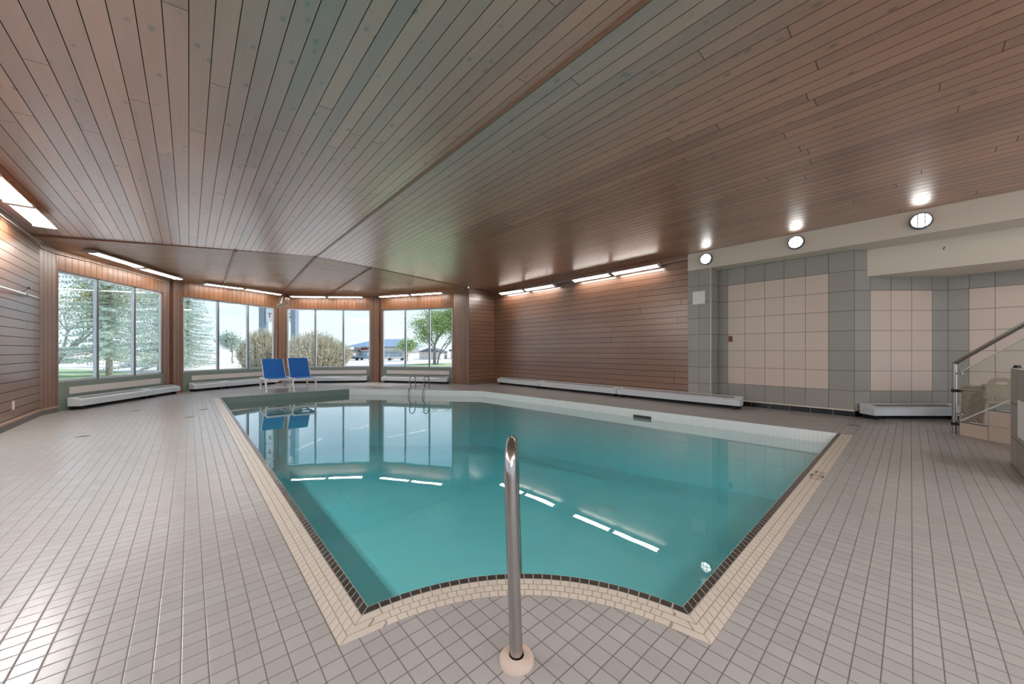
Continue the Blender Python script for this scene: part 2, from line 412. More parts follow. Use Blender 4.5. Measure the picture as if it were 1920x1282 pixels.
# water body
ctr = (3.0, 4.5); wp = offset(pool+[pool[0]], sgn*.004)[:-1]
mb = MB(); mb.face([V(*p, WL) for p in wp])
mb.face([V(*p, poolz(p)-.02) for p in wp][::-1])
for i in range(len(wp)):
    a, b = wp[i], wp[(i+1) % len(wp)]
    mb.face([V(*a, WL), V(*b, WL), V(*b, poolz(b)-.02), V(*a, poolz(a)-.02)])
mb.build('water', M['water'], pl, PO)
# skimmer mouth in the far side wall, drain, lamp, painted line
def oncd(px):
    t, d = on_seg(px, Cp, Dp); return (Cp[0]+(Dp[0]-Cp[0])*t, Cp[1]+(Dp[1]-Cp[1])*t)
a, b = oncd(1188), oncd(1221); n = (-.06, 0)
mb = MB()
for off, z0, z1, mi in ((.006, -1.145, -1.095, 0),):
    mb.beam(V(a[0]-off, a[1], -1.118), V(b[0]-off, b[1], -1.118), .02, .05*H, 0)
mb.build('skimmer_mouth', M['skimmer'], pl, PO)
def pfl(px, py):
    zz = -2.05
    for _ in range(4): p = on_z(px, py, zz); zz = poolz(p)
    return V(p[0], p[1], zz)
mb = MB(); mt = Matrix.Translation(pfl(1138, 955)); mb.lathe([(0, .03), (.1, .03), (.13, .012), (.13, 0)], 28, 0, mt)
mb.build('main_drain', M['whiteplastic'], pl, PO, smooth=True)
mb = MB(); p = pfl(1148, 878); mb.box(p.x-.16, p.x+.16, p.y-.16, p.y+.16, p.z, p.z+.03)
mb.build('suction_cover', M['whiteplastic'], pl, PO)
mb = MB(); mb.beam(pfl(960, 853)+Vector((0, 0, .01)), pfl(1140, 900)+Vector((0, 0, .01)), .05, .01)
mb.build('slope_line', M['whiteplastic'], pl, PO)
mb = MB(); r = ray(1322); q = (Cp[0]+(B[0]-Cp[0])*0, 0)
t, d = on_seg(1323, B, Cp); q = (B[0]+(Cp[0]-B[0])*t, B[1])
mb.lathe([(0, .015), (.02, .014), (.028, .005), (.028, 0)], 20, 0, Matrix.Translation(V(q[0], q[1]+.025, -1.13)))
mb.build('inlet_cap', M['whiteplastic'], pl, PO, smooth=True)
# depth marking on the short side coping: strokes of dark tile paint
mb = MB()
def mark(x0, x1, y0, y1):
    mb.face([V(x0, y0, -.9992), V(x1, y0, -.9992), V(x1, y1, -.9992), V(x0, y1, -.9992)])
gx = fl(1515, 888); mx, my = gx[0], .507
for (x0, x1, y0, y1) in ((-.145, -.13, -.05, .045), (-.145, -.13, -.065, -.055),
                         (-.07, .03, -.062, -.042), (-.07, .03, .03, .05), (-.07, -.055, -.05, .04), (.012, .03, -.05, .04),
                         (.10, .112, -.06, .0), (.14, .152, -.06, .0), (.10, .17, .01, .028), (.12, .14, .02, .045)):
    mark(mx+x0*.8, mx+x1*.8, my+y0*.75, my+y1*.75)
mb.build('depth_lettering', M['nosing'], pl, PO, merge=False)

# ------------------------------------------------------------------ shell
# main ceiling (low gable)
ZRn, ZRf, ZLe, ZRe, RIDGE = 2.225, 2.095, 1.75, 1.85, 2.1
def ridge_z(Y): return 2.17+(1.1-Y)*.0096
mb = MB(); NY = 8
for k in range(NY):
    y0 = YB+(YE-YB)*k/NY; y1 = YB+(YE-YB)*(k+1)/NY
    for (xa, za, xb, zb) in ((XL, ZLe, RIDGE, None), (RIDGE, None, XR, ZRe)):
        def zz(v, Y): return ridge_z(Y) if v is None else v
        mb.face([V(xa, y0, zz(za, y0)), V(xb, y0, zz(zb, y0)), V(xb, y1, zz(zb, y1)), V(xa, y1, zz(za, y1))])
struct(mb, 'ceiling', M['main_ceil'])
mb = MB(); mb.beam(V(RIDGE, YB, ridge_z(YB)-.004), V(RIDGE, YE, ridge_z(YE)-.004), .035, .012)
struct(mb, 'trim_1', M['rib'])
def edge_z(X):
    return ZLe+(X-XL)/(RIDGE-XL)*(ridge_z(YE)-ZLe) if X < RIDGE else ridge_z(YE)-(X-RIDGE)/(XR-RIDGE)*(ridge_z(YE)-ZRe)
ZV = 1.66
def seg_at_x(a, b, X): t = (X-a[0])/(b[0]-a[0]); return (X, a[1]+(b[1]-a[1])*t)
r1, r3 = seg_at_x(c12, apex, .68), seg_at_x(apex, c34, 3.3)
I = [(XL, YE, edge_z(XL)-.03), (.68, YE, edge_z(.68)-.01), (RIDGE, YE, edge_z(RIDGE)), (3.3, YE, edge_z(3.3)-.01), (6.16, YE, edge_z(6.16)-.02)]
ZQ = {P_a: 1.66, c12: 1.67, apex: 1.78, c34: 1.75, P_b: 1.75, (6.16, 8.74): 1.75, (XL, 9.03): 1.66, r1: 1.72, r3: 1.765}
q = lambda p: (p[0], p[1], ZQ[p])
mb = MB()
for f in ([I[0], q((XL, 9.03)), q(P_a)], [I[0], q(P_a), q(c12)], [I[0], q(c12), q(r1), I[1]], [I[1], q(r1), q(apex), I[2]], [I[2], q(apex), q(r3), I[3]],
          [I[3], q(r3), q(c34), I[4]], [I[4], q(c34), q(P_b)], [I[4], q(P_b), q((6.16, 8.74))]):
    mb.face([V(*p) for p in f], [(p[0]*H, p[1]*H) for p in f])
struct(mb, 'ceiling_bay', M['bay_ceil'], merge=False)
mb = MB()
for i in range(4):   # small upstand where the two ceilings meet
    mb.face([V(I[i][0], YE, I[i][2]), V(I[i+1][0], YE, I[i+1][2]), V(I[i+1][0], YE, I[i+1][2]+.06), V(I[i][0], YE, I[i][2]+.06)])
struct(mb, 'trim_2', M['rib'])
for k, (p, w) in enumerate(((I[1], r1), (I[2], apex), (I[3], r3))):
    mb = MB(); mb.beam(V(p[0], p[1], p[2]-.012), V(w[0], w[1]-.03, ZQ[w]-.012), .05, .03)
    struct(mb, 'trim_%d' % (3+k), M['rib'])

# left wall, back-right return, right wood wall
mb = MB(); wq(mb, (XL, 6.3), (XL, 9.03), -1, ZLe+.06, 0, 9.3); wq(mb, (XL, YB), (XL, 6.3), 1.342, ZLe+.06); wq(mb, (XL, YB), (XL, 6.3), -1, -.5175)
for yp in (YB, -2.3, .1, 2.5, 4.9): wq(mb, (XL, yp), (XL, yp+.3), -.5175, 1.342)  # unseen window openings between these piers, added to let in sky light
struct(mb, 'wall_left', M['wood_h'], merge=False)
mb = MB(); wq(mb, (6.16, 8.74), (XR, 8.74), -1, 2.0); struct(mb, 'wall_back', M['wood_h'])
mb = MB(); wq(mb, (XR, 8.74), (XR, COLY1), -1, ZRe+.04); struct(mb, 'wall_right', M['wood_h'])
mb = MB(); wq(mb, (XL, 9.03), P_a, -1, ZV+.05); wq(mb, P_b, (6.16, 8.74), -1, ZV+.2)
struct(mb, 'wall_bay_ends', M['wood_v'])
# skirting
def skirt(name, a, b, nx, ny, h=.075, t=.012, cap=True):
    mb = MB(); A0, B0 = V(a[0]+nx*t, a[1]+ny*t), V(b[0]+nx*t, b[1]+ny*t)
    mb.beam(A0+Vector((0, 0, h*H/2)), B0+Vector((0, 0, h*H/2)), t*2*H, h*H, 0)
    if cap: mb.beam(A0+Vector((0, 0, h*H+.012)), B0+Vector((0, 0, h*H+.012)), t*2.4*H, .024, 1)
    struct(mb, name, [M['base'], M['basecap']])
skirt('baseboard_left', (XL, YB), (XL, 9.02), 1, 0)
skirt('baseboard_left_bay', (XL+.01, 9.03), P_a, .9, -.2)
skirt('baseboard_back', (6.17, 8.74), (XR-.02, 8.74), 0, -1, .05, .01, False)

# bay window walls
ZS, ZH = -.5175, 1.342
bays = [(P_a, c12, (105, 307), (180, 250), 308), (c12, apex, (343, 516), (408, 464), None), (apex, c34, (537, 694), (591.6, 644), None), (c34, P_b, (716, 850), (760.5, 805.6), None)]
wins = []
for k, (a, b, (pa, pb), mull, _) in enumerate(bays):
    t0, _d = on_seg(pa, a, b); t1, _d = on_seg(pb, a, b); t0 = max(t0, .012); t1 = min(t1, .985)
    lp = lambda t: (a[0]+(b[0]-a[0])*t, a[1]+(b[1]-a[1])*t)
    ex, ey = b[0]-a[0], b[1]-a[1]; L = math.hypot(ex, ey); ex, ey = ex/L, ey/L; nx, ny = -ey, ex   # outward
    if nx*(a[0]-2.2)+ny*(a[1]-9) < 0: nx, ny = -nx, -ny
    w0, w1 = lp(t0), lp(t1)
    mb = MB()
    ZV = 1.80 if k else 1.68
    wq(mb, a, w0, ZS, ZV, 0); wq(mb, w1, b, ZS, ZV, 0)          # upright board piers
    wq(mb, w0, w1, ZH, ZV, 1)                                     # valance
    wq(mb, a, w0, -1, ZS, 0 if k == 0 or True else 2); wq(mb, w1, b, -1, ZS, 0)
    wq(mb, w0, w1, -1, ZS, 2)
    D = .09; o0, o1 = (w0[0]+nx*D, w0[1]+ny*D), (w1[0]+nx*D, w1[1]+ny*D)
    wq(mb, w0, o0, ZS, ZH, 0); wq(mb, o1, w1, ZS, ZH, 0)
    mb.face([V(*w0, ZS), V(*w1, ZS), V(*o1, ZS), V(*o0, ZS)], None, 2); mb.face([V(*w0, ZH), V(*w1, ZH), V(*o1, ZH), V(*o0, ZH)], None, 0)
    struct(mb, 'wall_bay_%d' % (k+1), [M['wood_v'], M['wood_val'], M['greenpaint']], merge=False)
    # inset strip of pale tile under the sill
    mb = MB(); s0, s1 = lp(t0+(t1-t0)*.075), lp(t0+(t1-t0)*.955)
    i0, i1 = (s0[0]-nx*.004, s0[1]-ny*.004), (s1[0]-nx*.004, s1[1]-ny*.004)
    mb.beam(V(*i0, -.672), V(*i1, -.672), .012, .118*H)
    struct(mb, 'trim_%d' % (6+k), M['inset'])
    # pier posts standing proud at the corner
    # window
    wn = bpy.data.objects.new('window_%d' % (k+1), None); C.objects.link(wn); wn['kind'] = 'structure'; wn.location = V(*w0, ZS)
    O = wn.location; g0, g1 = (w0[0]+nx*.055, w0[1]+ny*.055), (w1[0]+nx*.055, w1[1]+ny*.055)
    fw = .028
    mb = MB(); zt, zb = V(0, 0, ZH).z, V(0, 0, ZS).z
    up = lambda p, z: Vector((p[0]*H, p[1]*H, z))
    mb.beam(up(g0, zb+.02), up(g1, zb+.02), .05, .04); mb.beam(up(g0, zt-.02), up(g1, zt-.02), .05, .04)
    gl = lambda t: (g0[0]+(g1[0]-g0[0])*t, g0[1]+(g1[1]-g0[1])*t)
    for t in (.008, .992): p = gl(t); mb.beam(up(p, zb), up(p, zt), .05, .05, up=Vector((nx, ny, 0)))
    for mpx in mull:
        t, _d = on_seg(mpx, g0, g1); p = gl(t)
        mb.beam(up(p, zb), up(p, zt), .06, .055, up=Vector((nx, ny, 0)))
        pp = (p[0]-nx*.03, p[1]-ny*.03); mb.beam(up(pp, zb), up(pp, zt), .016, .02, 1, up=Vector((nx, ny, 0)))
    mb.build('window_frame', [M['alu'], M['alu_dark']], wn, O)
    mb = MB(); mb.beam(up(g0, (zb+zt)/2), up(g1, (zb+zt)/2), .008, zt-zb-.01)
    mb.build('glass_pane', M['glass'], wn, O)
# corner posts
for k, (p, px0, px1) in enumerate(((c12, 310, 342), (apex, 517, 536), (c34, 695, 715))):
    dx, dy = 2.2-p[0], 9-p[1]; l = math.hypot(dx, dy); dx, dy = dx/l, dy/l
    mb = MB(); c0 = (p[0]+dx*.02, p[1]+dy*.02); w = .15 if k != 1 else .17
    mb.beam(V(*c0, -1), V(*c0, ZQ[p]), w*H, .10*H, up=Vector((dx, dy, 0)))
    struct(mb, 'trim_%d' % (10+k), M['wood_v'])

# tiled wall helper: each cell one tile in UV
TZ = [-.91, -.605, -.30, .005, .31, .615, .92, 1.225, 1.53]
def tiled(mb, a, b, us, zs, peach=None, base=True):
    """a,b plan ends; us = list of fractions along a-b; zs heights; peach=(u index range, z index range)"""
    lp = lambda t: (a[0]+(b[0]-a[0])*t, a[1]+(b[1]-a[1])*t)
    for i in range(len(us)-1):
        for j in range(len(zs)-1):
            mi = 1 if peach and peach[0] <= i < peach[1] and peach[2] <= j < peach[3] else 0
            p0, p1 = lp(us[i]), lp(us[i+1])
            mb.face([V(*p0, zs[j]), V(*p1, zs[j]), V(*p1, zs[j+1]), V(*p0, zs[j+1])], [(i, j), (i+1, j), (i+1, j+1), (i, j+1)], mi)
    if base:
        L = math.dist(a, b)*H
        mb.face([V(*a, -1), V(*b, -1), V(*b, -.91), V(*a, -.91)], [(0, 0), (L, 0), (L, .099), (0, .099)], 2)
TM = [M['grey_tile'], M['peach_tile'], M['black_tile']]
mb = MB()
tiled(mb, (XR, COLY1), (XR, COLY0), [0, .5, 1], TZ)
tiled(mb, (XR, COLY0), (XREC, COLY0), [0, 1], TZ)
struct(mb, 'wall_right_pillar', TM, merge=False)
ys = [COLY0]+[on_x(p, XREC)[1] for p in (1364.5, 1397, 1434, 1470, 1510, 1553.5)]+[K1[1]]
us = [(COLY0-y)/(COLY0-K1[1]) for y in ys]
mb = MB(); tiled(mb, (XREC, COLY0), K1, us, TZ, (1, 6, 1, 7))
struct(mb, 'wall_right_tiled', TM, merge=False)
us = [0, .17, .39, .61, .83, 1]
mb = MB(); tiled(mb, K1, K2, us, TZ, (1, 4, 1, 6))
struct(mb, 'wall_alcove', TM, merge=False)
yy = [K2[1], -.577, -.807]; 
while yy[-1] > YB+.3: yy.append(yy[-1]-.26)
yy.append(YB); us = [(K2[1]-y)/(K2[1]-YB) for y in yy]
mb = MB(); tiled(mb, K2, (XALC, YB), us, TZ[:-1]+[1.3], (1, len(us)-2, 1, 6))
struct(mb, 'wall_alcove_side', TM, merge=False)
mb = MB(); mb.beam(V(XREC-.006, COLY0, -.905), V(XREC-.006, K1[1], -.905), .014, .022); struct(mb, 'trim_14', M['plaster_w'])
# beam, bulkhead and undersides
mb = MB(); wq(mb, (XR, COLY1), (XR, YB), 1.53, ZRe+.04)
mb.face([V(XR, COLY1, 1.53), V(XR, YB, 1.53), V(7.66, YB, 1.53), V(7.66, COLY1, 1.53)])
struct(mb, 'wall_right_beam', M['plaster_w'])
bk = on_seg(1626, K1, K2); bt = bk[0]; kb = (K1[0]+(K2[0]-K1[0])*bt, K1[1]+(K2[1]-K1[1])*bt)
mb = MB(); wq(mb, kb, (kb[0], YB), 1.13, 1.53)
mb.face([V(*kb, 1.13), V(kb[0], YB, 1.13), V(XALC, YB, 1.13), V(*K2, 1.13)])
struct(mb, 'wall_right_bulkhead', M['plaster_w'])
# metal corner bead on pillar
mb = MB(); mb.beam(V(XR-.004, COLY0, -.99), V(XR-.004, COLY0, 1.53), .012, .012); struct(mb, 'trim_13', M['alu'])

# ------------------------------------------------------------------ baseboard convector heaters
def heater(a, b, nx, ny, label, dep=.2, zb=-.935, zf=-.835, zt=-.785, group='white convector heaters along the walls', cover=None):
    ax, ay = a; L = math.dist(a, b)*H; rz = math.atan2(b[1]-ay, b[0]-ax)
    t = thing('convector_heater', label, 'heater', V(ax, ay, -1), rz, group)
    ex, ey = math.cos(rz), math.sin(rz); side = 1 if (-ey*nx+ex*ny) > 0 else -1     # local +y or -y is inward
    d = dep*H*side; g = .015*side
    z = lambda v: (v+1)*H
    prof = [Vector((0, g, z(zb))), Vector((0, d, z(zb))), Vector((0, d, z(zf))), Vector((0, d*.82, z(zf)+.012)), Vector((0, g, z(zt)))]
    mb = MB(); mb.prism(prof, (0, 0, 0), (L, 0, 0)); mb.build('cover', M['heater'], t, bevel=.004)
    mb = MB(); p0, p1 = prof[3], prof[4]; dd = p1-p0; nrm = Vector((0, -dd.z, dd.y)).normalized()
    if nrm.z < 0: nrm = -nrm
    n = max(4, int(L/.05)); m0 = .09*L if L < 1.5 else .12
    for i in range(n):
        x = m0+(L-2*m0)*(i+.5)/n; w = (L-2*m0)/n*.55
        c0 = p0+dd*.22+nrm*.0015; c1 = p0+dd*.72+nrm*.0015
        mb.face([(x-w/2, c0.y, c0.z), (x+w/2, c0.y, c0.z), (x+w/2, c1.y, c1.z), (x-w/2, c1.y, c1.z)])
    mb.build('louvre_slots', M['slot'], t, merge=False)
    for x in (.1, L-.1): mb = MB(); mb.box(x-.02, x+.02, min(d*.32, d*.8), max(d*.32, d*.8), 0, z(zb)); mb.build('foot', M['dark'], t)
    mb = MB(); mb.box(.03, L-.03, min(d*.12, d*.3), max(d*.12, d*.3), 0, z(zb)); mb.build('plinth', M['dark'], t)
    return t
def bayh(k, p0, p1, label, **kw):
    a, b = bays[k][0], bays[k][1]; ex, ey = b[0]-a[0], b[1]-a[1]; L = math.hypot(ex, ey); ex /= L; ey /= L; nx, ny = ey, -ex
    if nx*(2.2-a[0])+ny*(9-a[1]) < 0: nx, ny = -nx, -ny
    t0, _ = on_seg(p0, a, b); t1, _ = on_seg(p1, a, b); t0 = max(t0, .05); t1 = min(t1, .95)
    heater((a[0]+ex*L*t0+nx*.02, a[1]+ey*L*t0+ny*.02), (a[0]+ex*L*t1+nx*.02, a[1]+ey*L*t1+ny*.02), nx, ny, label, **kw)
bayh(0, 113, 262, 'long white convector heater under the window with the spruce trees, beside the wood wall')
bayh(0, 263, 318, 'short white convector heater under the spruce window, next to the first wood pier')
bayh(1, 352, 412, 'short white convector heater between the first wood pier and the blue loungers')
bayh(1, 413, 512, 'long white convector heater running behind the blue loungers')
bayh(2, 543, 690, 'white convector heater under the window that shows the blue roofed building')
bayh(3, 722, 849, 'white convector heater behind the pool ladder, under the window with the leafy tree')
for y0, y1, lab in ((8.35, 6.6, 'white convector heater on the wood wall, the one at the dark corner end'), (6.58, 4.3, 'white convector heater in the middle of the row along the wood wall'),
                    (4.28, 1.93, 'white convector heater at the wood wall end, in front of the narrow grey tiled pillar')):
    heater((XR-.005 if y1 > 2.8 else XR-.005, y0), (XR-.005, y1), -1, 0, lab, dep=.2)
u0, u1 = .03, .985
lpA = lambda t: (K1[0]+(K2[0]-K1[0])*t-FX*.02, K1[1]+(K2[1]-K1[1])*t-FY*.02)
heater(lpA(u0), lpA(u1), -FX, -FY, 'white convector heater in the tiled alcove under the small peach tile panel', dep=.24)

# ------------------------------------------------------------------ fluorescent fixtures
FX_GROUP = 'fluorescent strip lights under the ceiling edge'
def fixture(p0, p1, label, w=.17, h=.04, roll=0.0, tubes=2, tm='tube'):
    p0, p1 = Vector(p0), Vector(p1); d = p1-p0; L = d.length
    rz = math.atan2(d.y, d.x); pitch = -math.asin(d.z/L)
    t = thing('fluorescent_light', label, 'strip light', p0, rz, FX_GROUP); t.rotation_euler = (roll, pitch, rz)
    mb = MB()
    pr = [Vector((0, -w/2, .0)), Vector((0, -w*.32, h)), Vector((0, w*.32, h)), Vector((0, w/2, 0)), Vector((0, w/2-.012, 0)), Vector((0, 0, h*.55)), Vector((0, -w/2+.012, 0))]
    mb.prism(pr, (0, 0, 0), (L, 0, 0)); mb.build('housing', M['lampbody'], t)
    for sy in ((-1, 1) if tubes == 2 else (0,)):
        mb = MB(); mb.tube([(.04, sy*w*.24, .0), (L-.04, sy*w*.24, .0)], .015, 10); mb.build('tube', M[tm], t, smooth=True)
    for xx in (0, L-.03): mb = MB(); mb.box(xx, xx+.03, -w/2, w/2, -.018, h*.6); mb.build('end_cap', M['lampbody'], t)
    return t
def on_line(px, py, a, b):
    t, d = on_seg(px, a, b); return V(a[0]+(b[0]-a[0])*t, a[1]+(b[1]-a[1])*t, zof(py, d))
# over the four windows
def off_line(k, o):
    a, b = bays[k][0], bays[k][1]; ex, ey = b[0]-a[0], b[1]-a[1]; L = math.hypot(ex, ey); nx, ny = ey/L, -ex/L
    if nx*(2.2-a[0])+ny*(9-a[1]) < 0: nx, ny = -nx, -ny
    return (a[0]+nx*o, a[1]+ny*o), (b[0]+nx*o, b[1]+ny*o)
LB = [(0, (168, 472), (261, 500.5), (264, 503), (335, 523), 'above the spruce window'),
      (1, (381, 532), (455, 541.5), (458, 542), (526, 552.5), 'above the window behind the blue loungers'),
      (2, (545, 556), (612, 557), (615, 557), (681, 557), 'above the window with the blue roofed building'),
      (3, (712, 556.5), (768, 553), (771, 552.8), (830, 549), 'above the window with the leafy tree')]
for k, q0, q1, q2, q3, w in LB:
    a, b = off_line(k, .36 if k == 0 else .30)
    fixture(on_line(*q0, a, b), on_line(*q1, a, b), 'first fluorescent strip light of the pair '+w, w=.2 if k == 0 else .16)
    fixture(on_line(*q2, a, b), on_line(*q3, a, b), 'second fluorescent strip light of the pair '+w, w=.2 if k == 0 else .16)
a, b = (XR-.16, 0), (XR-.16, 8)
RW = [((938, 551), (982, 544.5), 'strip light nearest the dark wood corner on the long wood wall'), ((985, 544), (1040, 535), 'strip light second from the dark corner on the long wood wall'),
      ((1075, 527), (1145, 514.5), 'strip light third from the dark corner on the long wood wall'), ((1149, 514), (1237, 497.5), 'strip light on the long wood wall nearest the cream beam')]
for p, q_, lab in RW: fixture(on_line(*p, a, b), on_line(*q_, a, b), 'fluorescent '+lab, w=.15, roll=-.25)
for i, (y0, y1) in enumerate(((7.71, 6.75), (6.70, 5.74), (4.6, 3.64), (3.6, 2.64), (1.6, .64), (.6, -.36), (-1.6, -2.56), (-2.6, -3.56))):  # fixtures beyond the frame are added to light the room
    lab = ['double tube strip light over the wood side wall, nearest the window bay', 'double tube strip light over the wood side wall, cut off by the picture edge'][i] if i < 2 else 'unseen double tube strip light added farther along the wood side wall'
    fixture(V(-1.42, y1, 1.655), V(-1.42, y0, 1.655), lab, w=.22, tm='tube_bright' if i < 4 else 'tube')

M['panel'] = emis('added_fill_panel', (1.0, .985, .96), 13.0)  # unseen panels added behind the viewpoint to brighten the room
for i, (x_, y_) in enumerate(((-.6, -1.6), (.9, -1.6), (3.2, -1.9), (-.6, -3.4), (.9, -3.4), (5.4, -2.7))):
    zc_ = (ZLe+(x_-XL)/(RIDGE-XL)*(ridge_z(y_)-ZLe) if x_ < RIDGE else ridge_z(y_)-(x_-RIDGE)/(XR-RIDGE)*(ridge_z(y_)-ZRe))-.09
    t = thing('added_fill_panel', 'wide unseen fill light panel added behind the grab rail end of the pool', 'fill light', V(x_, y_, zc_), 0, 'fill light panels added behind the viewpoint')
    mb = MB(); mb.box(-.62, .62, -.32, .32, 0, .05); mb.build('housing', M['lampbody'], t)
    mb = MB(); mb.box(-.58, .58, -.28, .28, -.012, -.001); mb.build('diffuser', M['panel'], t)

# round bulkhead lamps on the cream beam
for px, py, lab in ((1325, 486, 'small round caged lamp on the cream beam nearest the wood wall'), (1493, 455, 'round caged lamp on the cream beam, middle one of three'), (1727, 415, 'round caged lamp on the cream beam farthest from the wood wall')):
    X, Y, d = on_x(px, XR); z = zof(py, d)
    t = thing('bulkhead_lamp', lab, 'wall lamp', V(XR, Y, z), 0, 'round caged wall lamps on the cream beam')
    mt = Matrix.Rotation(-math.pi/2, 4, 'Y'); R = .108
    mb = MB(); mb.lathe([(0, .0), (R*1.08, .0), (R*1.08, .02), (R*1.05, .055), (R*.92, .062), (R*.88, .03)], 36, 0, mt); mb.build('rim', M['alu_dark'], t, smooth=True)
    mb = MB(); mb.lathe([(R*.88, .03), (R*.8, .055), (R*.5, .075), (.001, .083)], 36, 0, mt); mb.build('globe', M['globe'], t, smooth=True)
    mb = MB()
    for o in (-R*.32, R*.32):
        pts = [Vector((-.052-.045*math.cos(a_), o, R*.97*math.sin(a_))) for a_ in [x*math.pi/2/6 for x in range(-6, 7)]]
        mb.tube(pts, .005, 6); mb.tube([Vector((p.x, p.z, p.y)) for p in pts], .005, 6)
    mb.build('guard', M['alu_dark'], t, smooth=True)

# cables
def cable(pts, label, r=.007, name='electric_cable'):
    mb = MB(); mb.tube(pts, r, 8); o = mb.build(name, M['cable'], None, pts[0], smooth=True); tag(o, label, 'cable', 'white cables between the strip lights'); return o
pts = [V(XL+.02, y, 1.66) for y in (-2, 2, 5, 7, 8.2)]+[V(XL+.03, 8.75, 1.655), V(XL+.04, 8.95, 1.60)]
e1 = off_line(0, .02)
pts += [V(e1[0][0]+.01, e1[0][1]-.02, 1.60), V(e1[0][0]+(e1[1][0]-e1[0][0])*.5, e1[0][1]+(e1[1][1]-e1[0][1])*.5, 1.625), V(e1[0][0]+(e1[1][0]-e1[0][0])*.93, e1[0][1]+(e1[1][1]-e1[0][1])*.93, 1.60)]
cable(pts, 'white cable along the wood side wall top and over the spruce window')
a, b = (XR-.05, 0), (XR-.05, 8)
cable([on_line(x, y, a, b) for x, y in ((1041, 533), (1050, 529.5), (1062, 527), (1074, 527))], 'short white cable bridging the two pairs of strip lights on the wood wall')
cable([on_line(x, y, a, b) for x, y in ((1238, 496), (1252, 492.5), (1270, 488), (1289, 484))], 'white cable from the last wood wall strip light to the cream beam')

# ------------------------------------------------------------------ near grab rail
base = on_z(968.5, 1230, -.985); bx, by = base[0], base[1]
t = thing('pool_grab_rail', 'tall brushed steel grab rail with round cream base plate at the curved pool edge', 'handrail', V(bx, by, -1))
far = at_depth(977, 1075, 1.665); fup = at_depth(965, 900, 1.60); T0 = at_depth(957.0, 900, 1.195)
O = t.location
R0, R1 = V(bx, by, -.995), V(T0[0], T0[1], -.42)
f1 = V(far[0], far[1], -1.5); f0 = V(fup[0], fup[1], -.60)
pts = [R0, R0.lerp(R1, .5), R1]
n = 12; cA, cB = R1, f0
for i in range(1, n):
    a_ = math.pi*i/n; c = (1-math.cos(a_))/2
    base_p = cA.lerp(cB, c); pts.append(base_p+Vector((0, 0, math.sin(a_)*.155*H)))
pts += [f0, f0.lerp(f1, .5), f1]
pts = [p-O for p in pts]
def smooth_path(p, it=2):
    for _ in range(it):
        q = [p[0]]
        for a, b in zip(p, p[1:]): q += [a.lerp(b, .25), a.lerp(b, .75)]
        p = q+[p[-1]]
    return p
mb = MB(); mb.tube(smooth_path(pts), .0210*H, 24); mb.build('rail', M['steel'], t, smooth=True)
mb = MB(); mb.lathe([(.024*H, .0), (.056*H, .0), (.056*H, .010), (.052*H, .018), (.030*H, .024), (.024*H, .024)], 40, 0); mb.build('base_plate', M['escut'], t, smooth=True)

# ------------------------------------------------------------------ pool ladder
ux, uy = (Dp[0]-Ep[0]), (Dp[1]-Ep[1]); l = math.hypot(ux, uy); ux, uy = ux/l, uy/l; ox, oy = -uy, ux
if ox*2+oy*2 < 0: ox, oy = -ox, -oy
tt, d = on_seg(781, Ep, Dp); lc = (Ep[0]+(Dp[0]-Ep[0])*tt, Ep[1]+(Dp[1]-Ep[1])*tt)
t = thing('pool_ladder', 'low steel pool ladder with two looped rails on the far pool edge', 'ladder', V(*lc, -1)); O = t.location
for sg in (-1, 1):
    cx_, cy_ = lc[0]+ux*.19*sg, lc[1]+uy*.19*sg
    prof = [(.40, -1.0), (.40, -.88), (.36, -.78), (.36, -.72), (.28, -.65), (.12, -.64), (.02, -.70), (.0, -.80), (.06, -.88), (.10, -.93), (-.02, -.98), (-.07, -1.05), (-.08, -1.35)]
    pts = smooth_path([V(cx_+ox*o_, cy_+oy*o_, z_)-O for o_, z_ in prof])
    mb = MB(); mb.tube(pts, .014, 12); mb.build('rail', M['steel_dark'], t, smooth=True)
for zz in (-1.2, -1.32):
    mb = MB(); mb.beam(V(lc[0]+ux*-.19-ox*.08, lc[1]+uy*-.19-oy*.08, zz)-O, V(lc[0]+ux*.19-ox*.08, lc[1]+uy*.19-oy*.08, zz)-O, .05, .02); mb.build('rung', M['steel_dark'], t)

